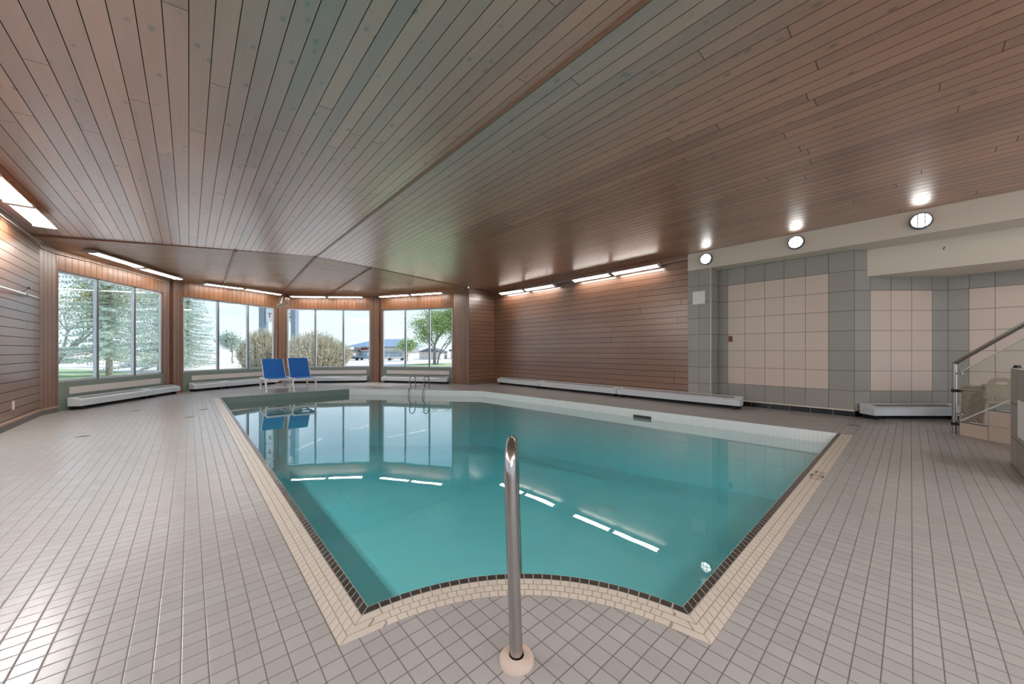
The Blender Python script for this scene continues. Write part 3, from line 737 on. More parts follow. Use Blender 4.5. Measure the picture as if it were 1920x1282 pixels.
# ------------------------------------------------------------------ sun loungers
def lounger(x, y, label, lean=0.0, hh=0.0):
    t = thing('sun_lounger', label, 'sun lounger', V(x, y, -1), 0, 'blue sun loungers by the window bay')
    W, SH = .52, .33; hy = 0.0                       # hinge at origin, foot end towards -y
    f0, r0 = -.62, .62
    mb = MB()
    for sx in (-1, 1): mb.beam((sx*W/2, f0, SH), (sx*W/2, r0, SH-.01), .045, .06)
    mb.beam((-W/2, f0, SH), (W/2, f0, SH), .05, .05); mb.beam((-W/2, r0, SH-.01), (W/2, r0, SH-.01), .04, .05); mb.beam((-W/2, 0, SH-.02), (W/2, 0, SH-.02), .04, .04)
    mb.build('seat_frame', M['whiteplastic'], t, bevel=.012)
    for sx in (-1, 1):
        for yy_, k in ((f0+.08, 1), (r0-.12, -1)):
            mb = MB()
            pts = [(sx*W/2, yy_+.14*k, SH), (sx*(W/2+.02), yy_+.05*k, SH-.10), (sx*(W/2+.015), yy_, SH-.2), (sx*(W/2), yy_-.02*k, .02)]
            mb.tube(smooth_path([Vector(p) for p in pts]), .026, 8)
            mb.box(sx*W/2-.035, sx*W/2+.035, yy_-.02*k-.035, yy_-.02*k+.035, 0, .022)
            mb.build('leg', M['whiteplastic'], t, smooth=True)
    for sx in (-1,):
        mb = MB(); mb.beam((-W/2, f0+.07, .12), (W/2, f0+.07, .12), .025, .03); mb.build('stretcher', M['whiteplastic'], t, bevel=.006)
    mb = MB(); mb.box(-W/2+.02, W/2-.02, f0+.03, -.02, SH+.022, SH+.032); mb.build('seat_sling', M['blue'], t)
    # raised back
    a = math.radians(47); L = .70; dy, dz = math.cos(a)*L, math.sin(a)*L
    top = Vector((lean, dy, SH+.02+dz+hh)); bot = Vector((0, 0.02, SH+.02))
    mb = MB()
    for sx in (-1, 1): mb.beam(bot+Vector((sx*W/2*.98, 0, 0)), top+Vector((sx*W/2*.98, 0, 0)), .03, .03)
    mb.beam(top+Vector((-W/2, 0, 0)), top+Vector((W/2, 0, 0)), .03, .03); mb.build('back_frame', M['whiteplastic'], t, bevel=.006)
    mb = MB(); nn = Vector((0, -math.sin(a), math.cos(a)))*.02
    p = [bot+Vector((-W/2+.01, 0, 0))+nn, bot+Vector((W/2-.01, 0, 0))+nn, top+Vector((W/2-.01, 0, 0))+nn, top+Vector((-W/2+.01, 0, 0))+nn]
    qn = nn*.5
    mb.face(p); mb.face([v-qn for v in p][::-1])
    for i in range(4): mb.face([p[i], p[(i+1) % 4], p[(i+1) % 4]-qn, p[i]-qn])
    mb.build('back_sling', M['blue'], t)
    mb = MB(); mb.beam(Vector((0, dy*.6+.03, SH+dz*.6-.03)), Vector((0, .44, SH-.02)), .26, .02); mb.build('back_prop', M['whiteplastic'], t)
    return t
lounger(1.64, 10.88, 'blue sling sun lounger with raised back on the wood wall side of the two')
lounger(2.18, 10.72, 'blue sling sun lounger with raised back nearer the pool ladder', .02, .02)

# ------------------------------------------------------------------ small wall things
mb = MB(); X, Y0_, d = on_x(1299, XR); X, Y1_, d1 = on_x(1322, XR); z0, z1 = zof(570, (d+d1)/2), zof(546, (d+d1)/2)
o_ = V(XR, (Y0_+Y1_)/2, (z0+z1)/2); mb.box(-.008, -.001, -abs(Y0_-Y1_)/2*H, abs(Y0_-Y1_)/2*H, -(z1-z0)/2*H, (z1-z0)/2*H)
o = mb.build('paper_notice', M['paper']); o.location = o_; tag(o, 'blank white paper notice taped to the narrow grey tiled pillar', 'notice')
X, Y, d = on_x(1370, XREC); t = thing('fire_alarm_pull', 'small dark red alarm box on the peach tile panel', 'alarm box', V(XREC, Y, zof(635, d)))
mb = MB(); mb.box(-.04, 0, -.03, .03, -.055, .055); mb.build('housing', M['red'], t, bevel=.004)
mb = MB(); mb.box(-.048, -.04, -.018, .018, -.02, .01); mb.build('pull_lever', M['red'], t)
# bulkhead hook
X, Y, d = on_x(1771, kb[0]); t_ = V(kb[0], Y, zof(466, d)); mb = MB(); mb.tube(smooth_path([Vector((0, 0, .02)), Vector((-.03, 0, .02)), Vector((-.035, .01, -.0)), Vector((-.02, .01, -.02))]), .005, 8)
o = mb.build('wall_hook', M['dark'], None, smooth=True); o.location = t_; tag(o, 'tiny dark hook on the cream bulkhead', 'hook')
# pole on the side wall
def onl(px, py, X=XL+.06): x, y, d = on_x(px, X); return V(x, y, zof(py, d))
pe, ps = onl(70, 558), V(XL+.06, 4.6, 0); y_ = onl(0, 538); ps = pe+(y_-pe)*2.2
t = thing('rescue_pole', 'long white pole hung level on the wood side wall', 'pole', pe); O = t.location
mb = MB(); mb.tube([pe-O, ps-O], .016, 12); mb.build('pole', M['whiteplastic'], t, smooth=True)
mb = MB(); h1 = onl(48, 552); mb.beam(h1-O+Vector((-.06, 0, 0)), h1-O+Vector((.02, 0, 0)), .03, .03); mb.build('bracket', M['alu_dark'], t)
a_, b_ = onl(39, 547), onl(54, 540, XL+.03); mid = onl(46, 545)
mb = MB(); mb.tube(smooth_path([a_, mid, b_]), .006, 6); mb.lathe([(0, .02), (.018, 0), (0, -.02)], 10, 0, Matrix.Translation(b_)); o = mb.build('rope_cord', M['dark'], None, a_, smooth=True)
tag(o, 'short dark cord tied from a nail to the white pole on the side wall', 'cord')
p = onl(23, 760, XL); t = thing('wall_outlet', 'white wall outlet low on the wood side wall', 'outlet', p)
mb = MB(); mb.box(0, .012, -.045, .045, -.07, .07); mb.build('cover_plate', M['basecap'], t, bevel=.003)
mb = MB(); mb.box(.012, .018, -.012, .012, -.06, .06); mb.build('socket', M['whiteplastic'], t)
# camera / speaker on the centre post
d0 = 11.05; cxp = at_depth(531, 566, 10.95); t = thing('security_camera', 'beige security camera and bracket at the top of the middle window pier', 'security camera', V(*cxp)); O = t.location
e0 = V(*at_depth(520, 574, 10.6))-O; e1_ = V(*at_depth(541, 567, 10.8))-O
mb = MB(); mb.beam(e0, e1_, .11, .10); mb.build('housing', M['beigeplastic'], t, bevel=.015)
mb = MB(); mb.tube(smooth_path([e1_*.3+e0*.7+Vector((0, 0, .04)), V(*at_depth(529, 563, 10.9))-O, V(*at_depth(530, 557, 11.05))-O]), .02, 8); mb.lathe([(0, -.06), (.05, -.05), (.075, 0), (.05, .05), (0, .06)], 16, 0, Matrix.Translation(V(*at_depth(539, 561, 11.0))-O))
mb.build('mount', M['beigeplastic'], t, smooth=True)

# floor drains
for px, py, lab in ((155, 818, 'small round floor drain nearest the wood side wall'), (254, 770, 'small round floor drain by the long heater under the spruce window'), (355, 782, 'small round floor drain near the blue loungers end of the pool'), (383, 767.5, 'small round floor drain closest to the far pool corner'), (1600, 797, 'small round floor drain by the alcove heater')):
    p = on_z(px, py, -1); mb = MB(); mb.lathe([(.0, .004), (.05, .004), (.062, .003), (.066, 0)], 24)
    mb.box(-.04, .04, -.004, .004, .004, .006); mb.box(-.004, .004, -.04, .04, .004, .006)
    o = mb.build('floor_drain', M['base'], None, merge=False); o.location = V(p[0], p[1], -1); tag(o, lab, 'floor drain', 'round floor drains in the tiled deck')

# ------------------------------------------------------------------ steps, railing, low wall
S0 = (6.84, -.39); se = Vector((-.742, -.670)); sn = Vector((.670, -.742))
t = thing('stepped_curb', 'low stepped curb of peach tiles rising beside the glass railing', 'steps', V(*S0, -1)); O = t.location
mb = MB(); TW = .16
hs = [.153, .339, .52, .70]
def SP(u, v, z): return V(S0[0]+se.x*u+sn.x*v, S0[1]+se.y*u+sn.y*v, z-1)
for i, h_ in enumerate(hs):
    u0, u1 = i*.283, (i+1)*.283
    zs_ = [0]+[.17*(j+1) for j in range(i)]+[h_]
    for j in range(len(zs_)-1): mb.face([SP(u0, 0, zs_[j]), SP(u1, 0, zs_[j]), SP(u1, 0, zs_[j+1]), SP(u0, 0, zs_[j+1])], [(i, j), (i+1, j), (i+1, j+1), (i, j+1)])
    mb.face([SP(u0, TW, 0), SP(u1, TW, 0), SP(u1, TW, h_), SP(u0, TW, h_)], [(0, 0), (1, 0), (1, 1), (0, 1)])
    mb.face([SP(u0, 0, h_), SP(u1, 0, h_), SP(u1, TW, h_), SP(u0, TW, h_)], [(0, 0), (1, 0), (1, 1), (0, 1)])
    lo = hs[i-1] if i else 0
    mb.face([SP(u0, 0, lo), SP(u0, TW, lo), SP(u0, TW, h_), SP(u0, 0, h_)], [(0, 0), (1, 0), (1, 1), (0, 1)])
mb.face([SP(len(hs)*.283, 0, 0), SP(len(hs)*.283, TW, 0), SP(len(hs)*.283, TW, hs[-1]), SP(len(hs)*.283, 0, hs[-1])], [(0, 0), (1, 0), (1, 1), (0, 1)])
mb.build('tiled_body', M['peach_tile'], t, O, merge=False)
mb = MB()
for i, h_ in enumerate(hs): mb.beam(SP(i*.283, .004, h_+.004), SP((i+1)*.283, .004, h_+.004), .012, .012)
mb.build('metal_edge', M['alu_dark'], t, O)
# railing
pf = at_depth(1790, 811, 4.37); pb_ = (pf[0], pf[1])
t = thing('stair_railing', 'stainless steel stair railing with clear glass panel rising past the peach curb', 'railing', V(*pb_, -1)); O = t.location
pt = V(*pb_, zof(681, 4.37))
qx = (6.93-.742*.64-.15*.742, -.36-.67*.64-.15*.67)
end = V(*at_depth(1920, 608, 3.733)); dirv = (end-pt); end2 = pt+dirv*1.7
mb = MB(); mb.tube([V(*pb_, -1)-O, pt-O], .024, 20); mb.build('post', M['steel'], t, smooth=True)
mb = MB(); mb.tube([pt-O, end2-O], .024, 20); mb.build('top_rail', M['steel'], t, smooth=True)
e2 = V(end2.x/H, end2.y/H, -1); mb = MB(); mb.tube([Vector((end2.x, end2.y, .75*1.0))-O, end2-O], .024, 16); mb.build('post', M['steel'], t, smooth=True)
du = Vector((dirv.x, dirv.y, 0)).normalized(); slope = dirv.z/math.hypot(dirv.x, dirv.y)
def GP(s_, z): return V(*pb_, -1)+du*s_+Vector((0, 0, z))
g0, g1 = .07, math.hypot(dirv.x, dirv.y)*1.62
ztop = V(0, 0, zof(697, 4.33)).z; zbot = V(0, 0, zof(788, 4.33)).z
A4 = [GP(g0, zbot), GP(g1, zbot+slope*(g1-g0)), GP(g1, ztop+slope*(g1-g0)), GP(g0, ztop)]
gn = Vector((-du.y, du.x, 0))*.005
mb = MB(); P8 = [p+gn-O for p in A4]+[p-gn-O for p in A4]
mb.face(P8[:4]); mb.face(P8[4:][::-1])
for i in range(4): mb.face([P8[i], P8[(i+1) % 4], P8[4+(i+1) % 4], P8[4+i]])
mb.build('glass_panel', M['railglass'], t)
for a_, b_ in ((A4[3], A4[2]), (A4[0], A4[1])): mb = MB(); mb.beam(a_-O, b_-O, .014, .014); mb.build('glass_edge', M['whiteplastic'], t)
for zz in (ztop-.02, zbot+.09): mb = MB(); mb.tube([GP(.0, zz)-O, GP(.09, zz)-O], .012, 10); mb.build('glass_clamp', M['steel'], t, smooth=True)
for py in (732, 794):
    z_ = V(0, 0, zof(py, 4.37)).z; mb = MB(); mb.tube([GP(-.0, z_-.02)-O, GP(0, z_+.02)-O], .032, 16); mb.beam(GP(0, z_)-O, GP(.08, z_)-O, .03, .03)
    mb.build('black_collar', M['black'], t, smooth=True)
# low tiled wall at the right edge
L0, L1 = (5.47, -.60), (4.55, -.60)
t = thing('low_tiled_wall', 'low grey tiled wall with an inset white panel beside the steps', 'low wall', V(*L0, -1)); O = t.location
zt = -.158
mb = MB()
def lw(a, b, us, zs): 
    for i in range(len(us)-1):
        for j in range(len(zs)-1):
            p0 = (a[0]+(b[0]-a[0])*us[i], a[1]+(b[1]-a[1])*us[i]); p1 = (a[0]+(b[0]-a[0])*us[i+1], a[1]+(b[1]-a[1])*us[i+1])
            mb.face([V(*p0, zs[j]), V(*p1, zs[j]), V(*p1, zs[j+1]), V(*p0, zs[j+1])], [(i, j), (i+1, j), (i+1, j+1), (i, j+1)])
zz_ = [-1, -.76, -.46, zt]
lw(L0, L1, [0, .3, .65, 1], zz_); B0_, B1_ = (L0[0], -1.25), (L1[0], -1.25)
lw(L0, B0_, [0, .5, 1], zz_); lw(L1, B1_, [0, .5, 1], zz_); lw(B0_, B1_, [0, .5, 1], zz_)
mb.face([V(*L0, zt), V(*L1, zt), V(*B1_, zt), V(*B0_, zt)], [(0, 0), (2, 0), (2, 2), (0, 2)])
mb.build('tiled_body', M['grey_tile'], t, O, merge=False)
t0, _ = on_seg(1911, L0, L1); x_ = L0[0]+(L1[0]-L0[0])*t0
dd = _
mb = MB(); mb.beam(V(x_, -.597, (zof(749, dd)+zof(818, dd))/2), V(4.6, -.597, (zof(749, dd)+zof(818, dd))/2), .012, (zof(749, dd)-zof(818, dd))*H)
mb.build('inset_panel', M['paper'], t, O)
pz = at_depth(1916, 691, 3.3); mb = MB(); mb.lathe([(0, .03), (.02, .03), (.03, 0)], 16); o = mb.build('door_stop', M['black'], None, smooth=True); o.location = V(pz[0], -.66, zt+.0)
o.name = 'rubber_stopper'; tag(o, 'small black rubber stopper lying on top of the low grey tiled wall', 'stopper')

# resin storage box and chair behind the curb
wv, nt = new_mat('woven_resin'); s = N(nt); v = s.n('ShaderNodeTexVoronoi'); s.l(s.coord('Object'), v.inputs['Vector']); v.inputs['Scale'].default_value = 55
s.bsdf(s.mix(s.ramp(v.outputs['Distance'], .2, .6), lin(128, 112, 98), lin(172, 154, 138)), .55, normal=s.bump(v.outputs['Distance'], .5, .01)); M['woven'] = wv
bc = at_depth(1825, 722, 4.85); ang = -(TH+.91)
t = thing('storage_box', 'beige woven resin storage box standing behind the curb of the glass railing', 'storage box', V(bc[0], bc[1], -1), ang)
hw, hd, hh = .118*H, .10*H, (zof(724, 4.75)+1)*H
mb = MB(); mb.box(-hw+.015, hw-.015, -hd+.015, hd-.015, .04, hh-.07); mb.build('woven_body', M['woven'], t, bevel=.01)
mb = MB(); mb.box(-hw, hw, -hd, hd, hh-.07, hh-.045); mb.box(-hw, hw, -hd, hd, hh-.02, hh); mb.box(-hw+.02, hw-.02, -hd+.02, hd-.02, hh-.045, hh-.02); mb.build('lid', M['beigeplastic'], t, bevel=.006)
for sx in (-1, 1):
    for sy in (-1, 1): mb = MB(); mb.box(sx*hw-.02*(sx > 0)-.0, sx*hw+.02*(sx < 0), sy*hd-.02*(sy > 0), sy*hd+.02*(sy < 0), 0, hh-.07); mb.build('corner_post', M['beigeplastic'], t)
bc = at_depth(1878, 708, 4.36)
t = thing('resin_chair', 'beige resin chair with a hand slot in its back, standing behind the low grey wall', 'chair', V(bc[0], bc[1], -1), ang)
zt_ = (zof(707, 4.45)+1)*H
mb = MB(); Wc = .115*H
# back panel with an oval hand slot, built as a ring of quads
n = 28; outl = []; inn = []
for i in range(n):
    a_ = 2*math.pi*i/n; ca, sa = math.cos(a_), math.sin(a_)
    sx_ = math.copysign(abs(ca)**.6, ca)*Wc; sz_ = math.copysign(abs(sa)**.7, sa)
    outl.append((sx_*(1-.25*max(0, sa)), zt_-.13+sz_*.13)); inn.append((ca*.05, zt_-.075+sa*.02))
for y_s in (-.014, .014):
    for i in range(n):
        j = (i+1) % n; mb.face([(outl[i][0], y_s, outl[i][1]), (outl[j][0], y_s, outl[j][1]), (inn[j][0], y_s, inn[j][1]), (inn[i][0], y_s, inn[i][1])])
for lst in (outl, inn):
    for i in range(n): j = (i+1) % n; mb.face([(lst[i][0], -.014, lst[i][1]), (lst[j][0], -.014, lst[j][1]), (lst[j][0], .014, lst[j][1]), (lst[i][0], .014, lst[i][1])])
mb.build('back_top', M['beigeplastic'], t)
mb = MB()
for k in range(7): x = -Wc*.8+k*Wc*1.6/6; mb.box(x-.012, x+.012, -.01, .01, .42, zt_-.2)
mb.build('back_slats', M['beigeplastic'], t)
mb = MB(); mb.box(-Wc*1.05, Wc*1.05, -.02, .42, .385, .425); mb.build('seat', M['beigeplastic'], t, bevel=.012)
for sx in (-1, 1):
    for y_s in (.01, .39): mb = MB(); mb.tube([(sx*Wc*.95, y_s, .39), (sx*Wc*1.08, y_s+(.03 if y_s > .1 else -.03), 0)], .022, 8); mb.build('leg', M['beigeplastic'], t, smooth=True)
    mb = MB(); mb.tube(smooth_path([Vector((sx*Wc*1.02, 0, .62)), Vector((sx*Wc*1.12, .2, .62)), Vector((sx*Wc*1.1, .38, .6)), Vector((sx*Wc*1.05, .38, .4))]), .02, 8); mb.build('armrest', M['beigeplastic'], t, smooth=True)
# ------------------------------------------------------------------ outside
GZ = -1.0; GR = -(1.1-GZ)/H           # ground below eye, in eye heights
def gp(px, py): p = on_z(px, py, GR); return Vector((p[0]*H, p[1]*H, GZ))
def gd(px, dist): r = ray(px); return Vector((r[0]*dist, r[1]*dist, GZ))   # dist in metres of depth
mb = MB(); bx0, bx1, by0, by1, E = -3, 10.5, -6, 15.2, 500
for (x0, x1, y0, y1) in ((-E, bx0, -E, E), (bx1, E, -E, E), (bx0, bx1, by1, E), (bx0, bx1, -E, by0)): mb.face([(x0, y0, GZ), (x1, y0, GZ), (x1, y1, GZ), (x0, y1, GZ)])
o = struct(mb, 'ground', M['gravel'])
def patch(name, pts, z=.02):
    mb = MB(); mb.face([p+Vector((0, 0, z)) for p in pts]); o = mb.build(name, M['grass']); o['kind'] = 'structure'; return o
patch('ground_lawn', [gp(715, 692), gp(760, 684), gp(800, 681), gp(880, 680.5), gp(900, 700), gp(900, 760), gp(715, 760)])
patch('ground_lawn_side', [gp(60, 690), gp(190, 694), gp(240, 700), gp(210, 730), gp(60, 730)], .02)
patch('ground_verge', [gp(540, 684), gp(560, 678), gp(560, 700), gp(530, 700)], .02)

def quadleaf(mb, p, sz, flat=.5):
    a = Vector((random.uniform(-1, 1), random.uniform(-1, 1), random.uniform(-flat, flat))).normalized()*sz
    b = a.cross(Vector((random.uniform(-1, 1), random.uniform(-1, 1), random.uniform(-1, 1)))).normalized()*sz*.55
    mb.face([p-a, p-b, p+a, p+b])
def spruce(pos, Ht, R, label, z0=1.0, seed=1):
    random.seed(seed); t = thing('spruce_tree', label, 'tree', pos, 0, 'spruce trees outside the bay windows')
    mb = MB(); mb.tube([(0, 0, 0), (0, 0, Ht*.5), (0, 0, Ht)], .2, 8, radii=[.22, .12, .02]); mb.build('trunk', M['bark'], t, smooth=True)
    mb = MB(); z = z0
    while z < Ht:
        r = R*(1-(z-z0)/(Ht-z0))**.85+.12; nb = 9
        ph = random.random()*6.28
        for k in range(nb):
            a = ph+k*6.283/nb+random.uniform(-.3, .3); L = r*random.uniform(.65, 1.15); jz = random.uniform(-.22, .22); m_ = max(3, int(L/.19))
            for i in range(m_):
                f = (i+.7)/m_; x = L*f; dz = -.22*x+.09*x*x/max(L, .5)
                for _ in range(7):
                    wd = .10+.28*(1-f)*L*.35
                    p = Vector((math.cos(a)*x-math.sin(a)*random.uniform(-wd, wd), math.sin(a)*x+math.cos(a)*random.uniform(-wd, wd), z+jz+dz+random.uniform(-.1, .06)))
                    quadleaf(mb, p, random.uniform(.05, .11), .35)
        z += .36*random.uniform(.85, 1.15)
    mb.build('foliage', M['spruce'], t, merge=False); return t
spruce(gp(205, 705), 15, 4.4, 'broad pale spruce with its bare trunk showing in the middle pane of the first window', 1.7, 3)
spruce(gp(300, 695), 15, 4.6, 'spruce behind the first wood pier whose boughs reach into two windows', 1.0, 5)
spruce(gp(352, 686), 17, 3.6, 'spruce filling the first pane of the window behind the blue loungers', .8, 9)

def limb(mb, p, d, L, r, depth, tips, spread=.6):
    q = p+d*L; mid = p.lerp(q, .5)+Vector((random.uniform(-1, 1), random.uniform(-1, 1), 0))*L*.05
    mb.tube([p, mid, q], r, 5 if depth < 3 else 7, radii=[r, r*.85, r*.65], cap=False)
    if depth == 0: tips.append(q); return
    for _ in range(3 if depth > 1 else 4):
        nd = (d+Vector((random.uniform(-1, 1), random.uniform(-1, 1), random.uniform(-.3, .7)))*spread).normalized()
        limb(mb, q if random.random() < .7 else mid, nd, L*random.uniform(.6, .85), r*.6, depth-1, tips, spread)
def leafy(pos, label, d0, L, r, depth, nleaf, lsz, mat, cr, seed, name='leafy_tree', spread=.6, cat='tree', trunks=1):
    random.seed(seed); t = thing(name, label, cat, pos); mb = MB(); tips = []
    for k in range(trunks): limb(mb, Vector((k*.5, 0, 0)), Vector(d0 if k == 0 else (.35, 0, 1)).normalized(), L, r*(1 if k == 0 else .5), depth, tips, spread)
    mb.build('branches', M['bark'], t, smooth=True, merge=False)
    mb = MB()
    for _ in range(nleaf):
        c = random.choice(tips); quadleaf(mb, c+Vector((random.gauss(0, cr), random.gauss(0, cr), random.gauss(0, cr*.8))), lsz*random.uniform(.6, 1.3), 1)
    mb.build('foliage', M[mat], t, merge=False); return t
leafy(gp(815, 683), 'green leafy tree with slim trunk on the lawn beyond the last window', (.0, 0, 1), 3.0, .26, 5, 22000, .13, 'leaf', .7, 11, spread=.7, trunks=2)
leafy(gp(88, 705), 'nearly bare tree with thin leaning branches at the edge of the first window', (.5, -.1, .9), 3.6, .17, 5, 2600, .10, 'bud', .5, 21, 'bare_tree', spread=.7)
leafy(gp(436, 681), 'small distant green tree seen in the middle pane behind the loungers', (0, 0, 1), 1.6, .12, 3, 2200, .2, 'spruce', .5, 31, 'small_tree')
leafy(gd(764, 75), 'small pale green tree in front of the blue roofed building', (0, 0, 1), 1.6, .1, 3, 2600, .22, 'leaf', .6, 33, 'small_tree')
def twigbush(pos, w, h, n, label, seed):
    random.seed(seed); t = thing('dry_shrub', label, 'shrub', pos, 0, 'dry beige shrubs by the sign'); mb = MB()
    for _ in range(n):
        a = random.uniform(0, 6.283); rr = math.sqrt(random.random()); bx_, by_ = math.cos(a)*rr*w*.55, math.sin(a)*rr*w*.4
        hh_ = h*(1-rr*rr*.45)*random.uniform(.65, 1.0); tx, ty = bx_*1.55+random.uniform(-.2, .2), by_*1.5
        u0_ = random.uniform(0, .55)
        p0 = Vector((bx_+(tx-bx_)*u0_, by_+(ty-by_)*u0_, hh_*u0_)); p1 = Vector((tx, ty, hh_)); s_ = Vector((random.uniform(-1, 1), random.uniform(-1, 1), 0)).normalized()*random.uniform(.015, .04)
        mb.face([p0-s_*.6, p0+s_*.6, p1+s_*.4, p1-s_*.4])
        for _k in range(3): quadleaf(mb, p0.lerp(p1, random.uniform(.3, 1))+Vector((random.gauss(0, .12),)*3), .09, 1)
    mb.build('twigs', M['dry'], t, merge=False); return t
def pxw(px0, px1, dist): return (px1-px0)/F_PX*dist
twigbush(gd(590, 34), pxw(548, 627, 34), (658-618)/F_PX*34+2.1, 4200, 'large round dry shrub seen over the second lounger', 41)
twigbush(gd(492, 33), pxw(470, 516, 33), (658-612)/F_PX*33+2.1, 2600, 'tall narrow dry shrub around the foot of the sign post', 42)

# pylon sign
D_ = 40.0
t = thing('pylon_sign', 'tall two post sign with white lettered panels outside behind the middle wood pier', 'sign', gd(524, D_), -TH); O = t.location
def sx(px): return (px-524)/F_PX*D_
def sz(py): return (HY-py)/F_PX*D_+1.1-GZ
Z1 = sz(604)
for a_, b_ in ((487, 497), (546.5, 555)):
    mb = MB(); mb.box(sx(a_), sx(b_), -.15, .55, 0, sz(440)); mb.build('post', M['concrete'], t)
letters = [('TI', (150, 50, 50)), ('2', (60, 60, 66)), ('E', (150, 50, 50)), ('3', (60, 60, 66))]
zb_ = Z1
for k in range(5):
    zt_ = zb_+1.55
    mb = MB(); mb.box(sx(499), sx(554), -.05, .3, zb_, zt_-.06); pn = mb.build('panel', M['paper'], t)
    for j, (xo, tx) in enumerate(((sx(508), ('TI', 'IT', 'E', 'TI', 'I')[k]), (sx(545), ('2', '3', 'E', '2', '5')[k]))):
        cu = bpy.data.curves.new('lettering', 'FONT'); cu.body = tx; cu.size = .75; cu.extrude = .01; cu.align_x = 'CENTER'
        tmp = bpy.data.objects.new('tmp', cu); C.objects.link(tmp); bpy.context.view_layer.update()
        me = bpy.data.meshes.new_from_object(tmp.evaluated_get(bpy.context.evaluated_depsgraph_get())); bpy.data.objects.remove(tmp)
        me.materials.clear(); me.materials.append(M['red'] if j == 0 else M['alu_dark'])
        lo = bpy.data.objects.new('lettering', me); C.objects.link(lo); lo.parent = pn; lo.rotation_euler = (math.pi/2, 0, 0); lo.location = (xo, -.065, zb_+.5)
    zb_ = zt_
mb = MB(); mb.box(sx(505), sx(566), -.2, .6, zb_+.1, zb_+1.9); mb.build('top_cabinet', M['greenpaint'], t, bevel=.1)

# blue roofed building
D_ = 100.0
def bx_(px, c=690): return (px-c)/F_PX*D_
def bz(py): return (HY-py)/F_PX*D_+1.1-GZ
M['bwall'] = plain('pale_wall', (224, 216, 208), .8); M['roofblue'] = plain('blue_roof', (132, 152, 178), .6); M['bglass'] = plain('shop_glass', (150, 164, 172), .3)
t = thing('blue_roof_building', 'low shop building with a wide blue hipped roof across the car park', 'building', gd(690, D_), -TH)
mb = MB(); mb.box(bx_(664), bx_(762), 0, 14, 0, bz(651)); mb.build('wall', M['bwall'], t)
ex0, ex1, rx0, rx1, ze, zr = bx_(650), bx_(772), bx_(690), bx_(742), bz(650), bz(634)
mb = MB(); yb0, yb1, ym = -1.5, 16, 7
Pp = [(ex0, yb0, ze), (ex1, yb0, ze), (ex1, yb1, ze), (ex0, yb1, ze), (rx0, ym, zr), (rx1, ym, zr)]
for f in ((0, 1, 5, 4), (1, 2, 5), (2, 3, 4, 5), (3, 0, 4), (3, 2, 1, 0)): mb.face([Pp[i] for i in f])
mb.build('roof', M['roofblue'], t)
mb = MB(); mb.box(bx_(668), bx_(718), -.3, 0, bz(657.5), bz(651.5)); fa = mb.build('fascia', M['whiteplastic'], t)
mb = MB(); mb.box(bx_(678), bx_(692), -.4, -.3, bz(655.8), bz(652)); mb.build('red_signboard', M['red'], t)
mb = MB(); mb.box(bx_(722), bx_(755), -.3, 0, bz(668), bz(659)); mb.build('shop_window', M['bglass'], t)
mb = MB(); mb.box(bx_(668), bx_(700), -.3, 0, bz(669), bz(659)); mb.build('shop_window', M['bglass'], t)
t = thing('white_bungalow', 'small pale house with a shallow gable seen past the leafy tree trunk', 'building', gd(805, 90), -TH)
D_ = 90.0
mb = MB(); mb.box(bx_(786, 805), bx_(826, 805), 0, 9, 0, bz(659)); mb.build('wall', M['bwall'], t)
mb = MB(); a0_, a1_, am = bx_(783, 805), bx_(829, 805), bx_(805, 805); z0_, z1_ = bz(659.5), bz(652)
mb.face([(a0_, -.6, z0_), (am, -.6, z1_), (am, 9.5, z1_), (a0_, 9.5, z0_)]); mb.face([(am, -.6, z1_), (a1_, -.6, z0_), (a1_, 9.5, z0_), (am, 9.5, z1_)]); mb.face([(a0_, -.6, z0_), (a1_, -.6, z0_), (am, -.6, z1_)]); mb.face([(a0_, 9.5, z0_), (a1_, 9.5, z0_), (am, 9.5, z1_)]); mb.build('roof', M['alu_dark'], t)
for nm, lab, a_, b_, pt_, cc_ in (('long_building', 'long white low building at the edge of the last window', 845, 900, 655, 860), ('beige_shed', 'low beige building beside the blue roofed shop', 630, 662, 655, 640), ('grey_house', 'small grey house far off seen low in the first window', 96, 138, 652, 115)):
    D_ = 96.0 if nm != 'grey_house' else 60.0
    t = thing(nm, lab, 'building', gd(cc_, D_), -TH)
    mb = MB(); mb.box(bx_(a_, cc_), bx_(b_, cc_), 0, 8, 0, bz(pt_)-.5); mb.build('wall', M['bwall'], t)
    mb = MB(); mb.box(bx_(a_, cc_)-.4, bx_(b_, cc_)+.4, -.4, 8.4, bz(pt_)-.5, bz(pt_)); mb.build('roof', M['alu_dark'], t)

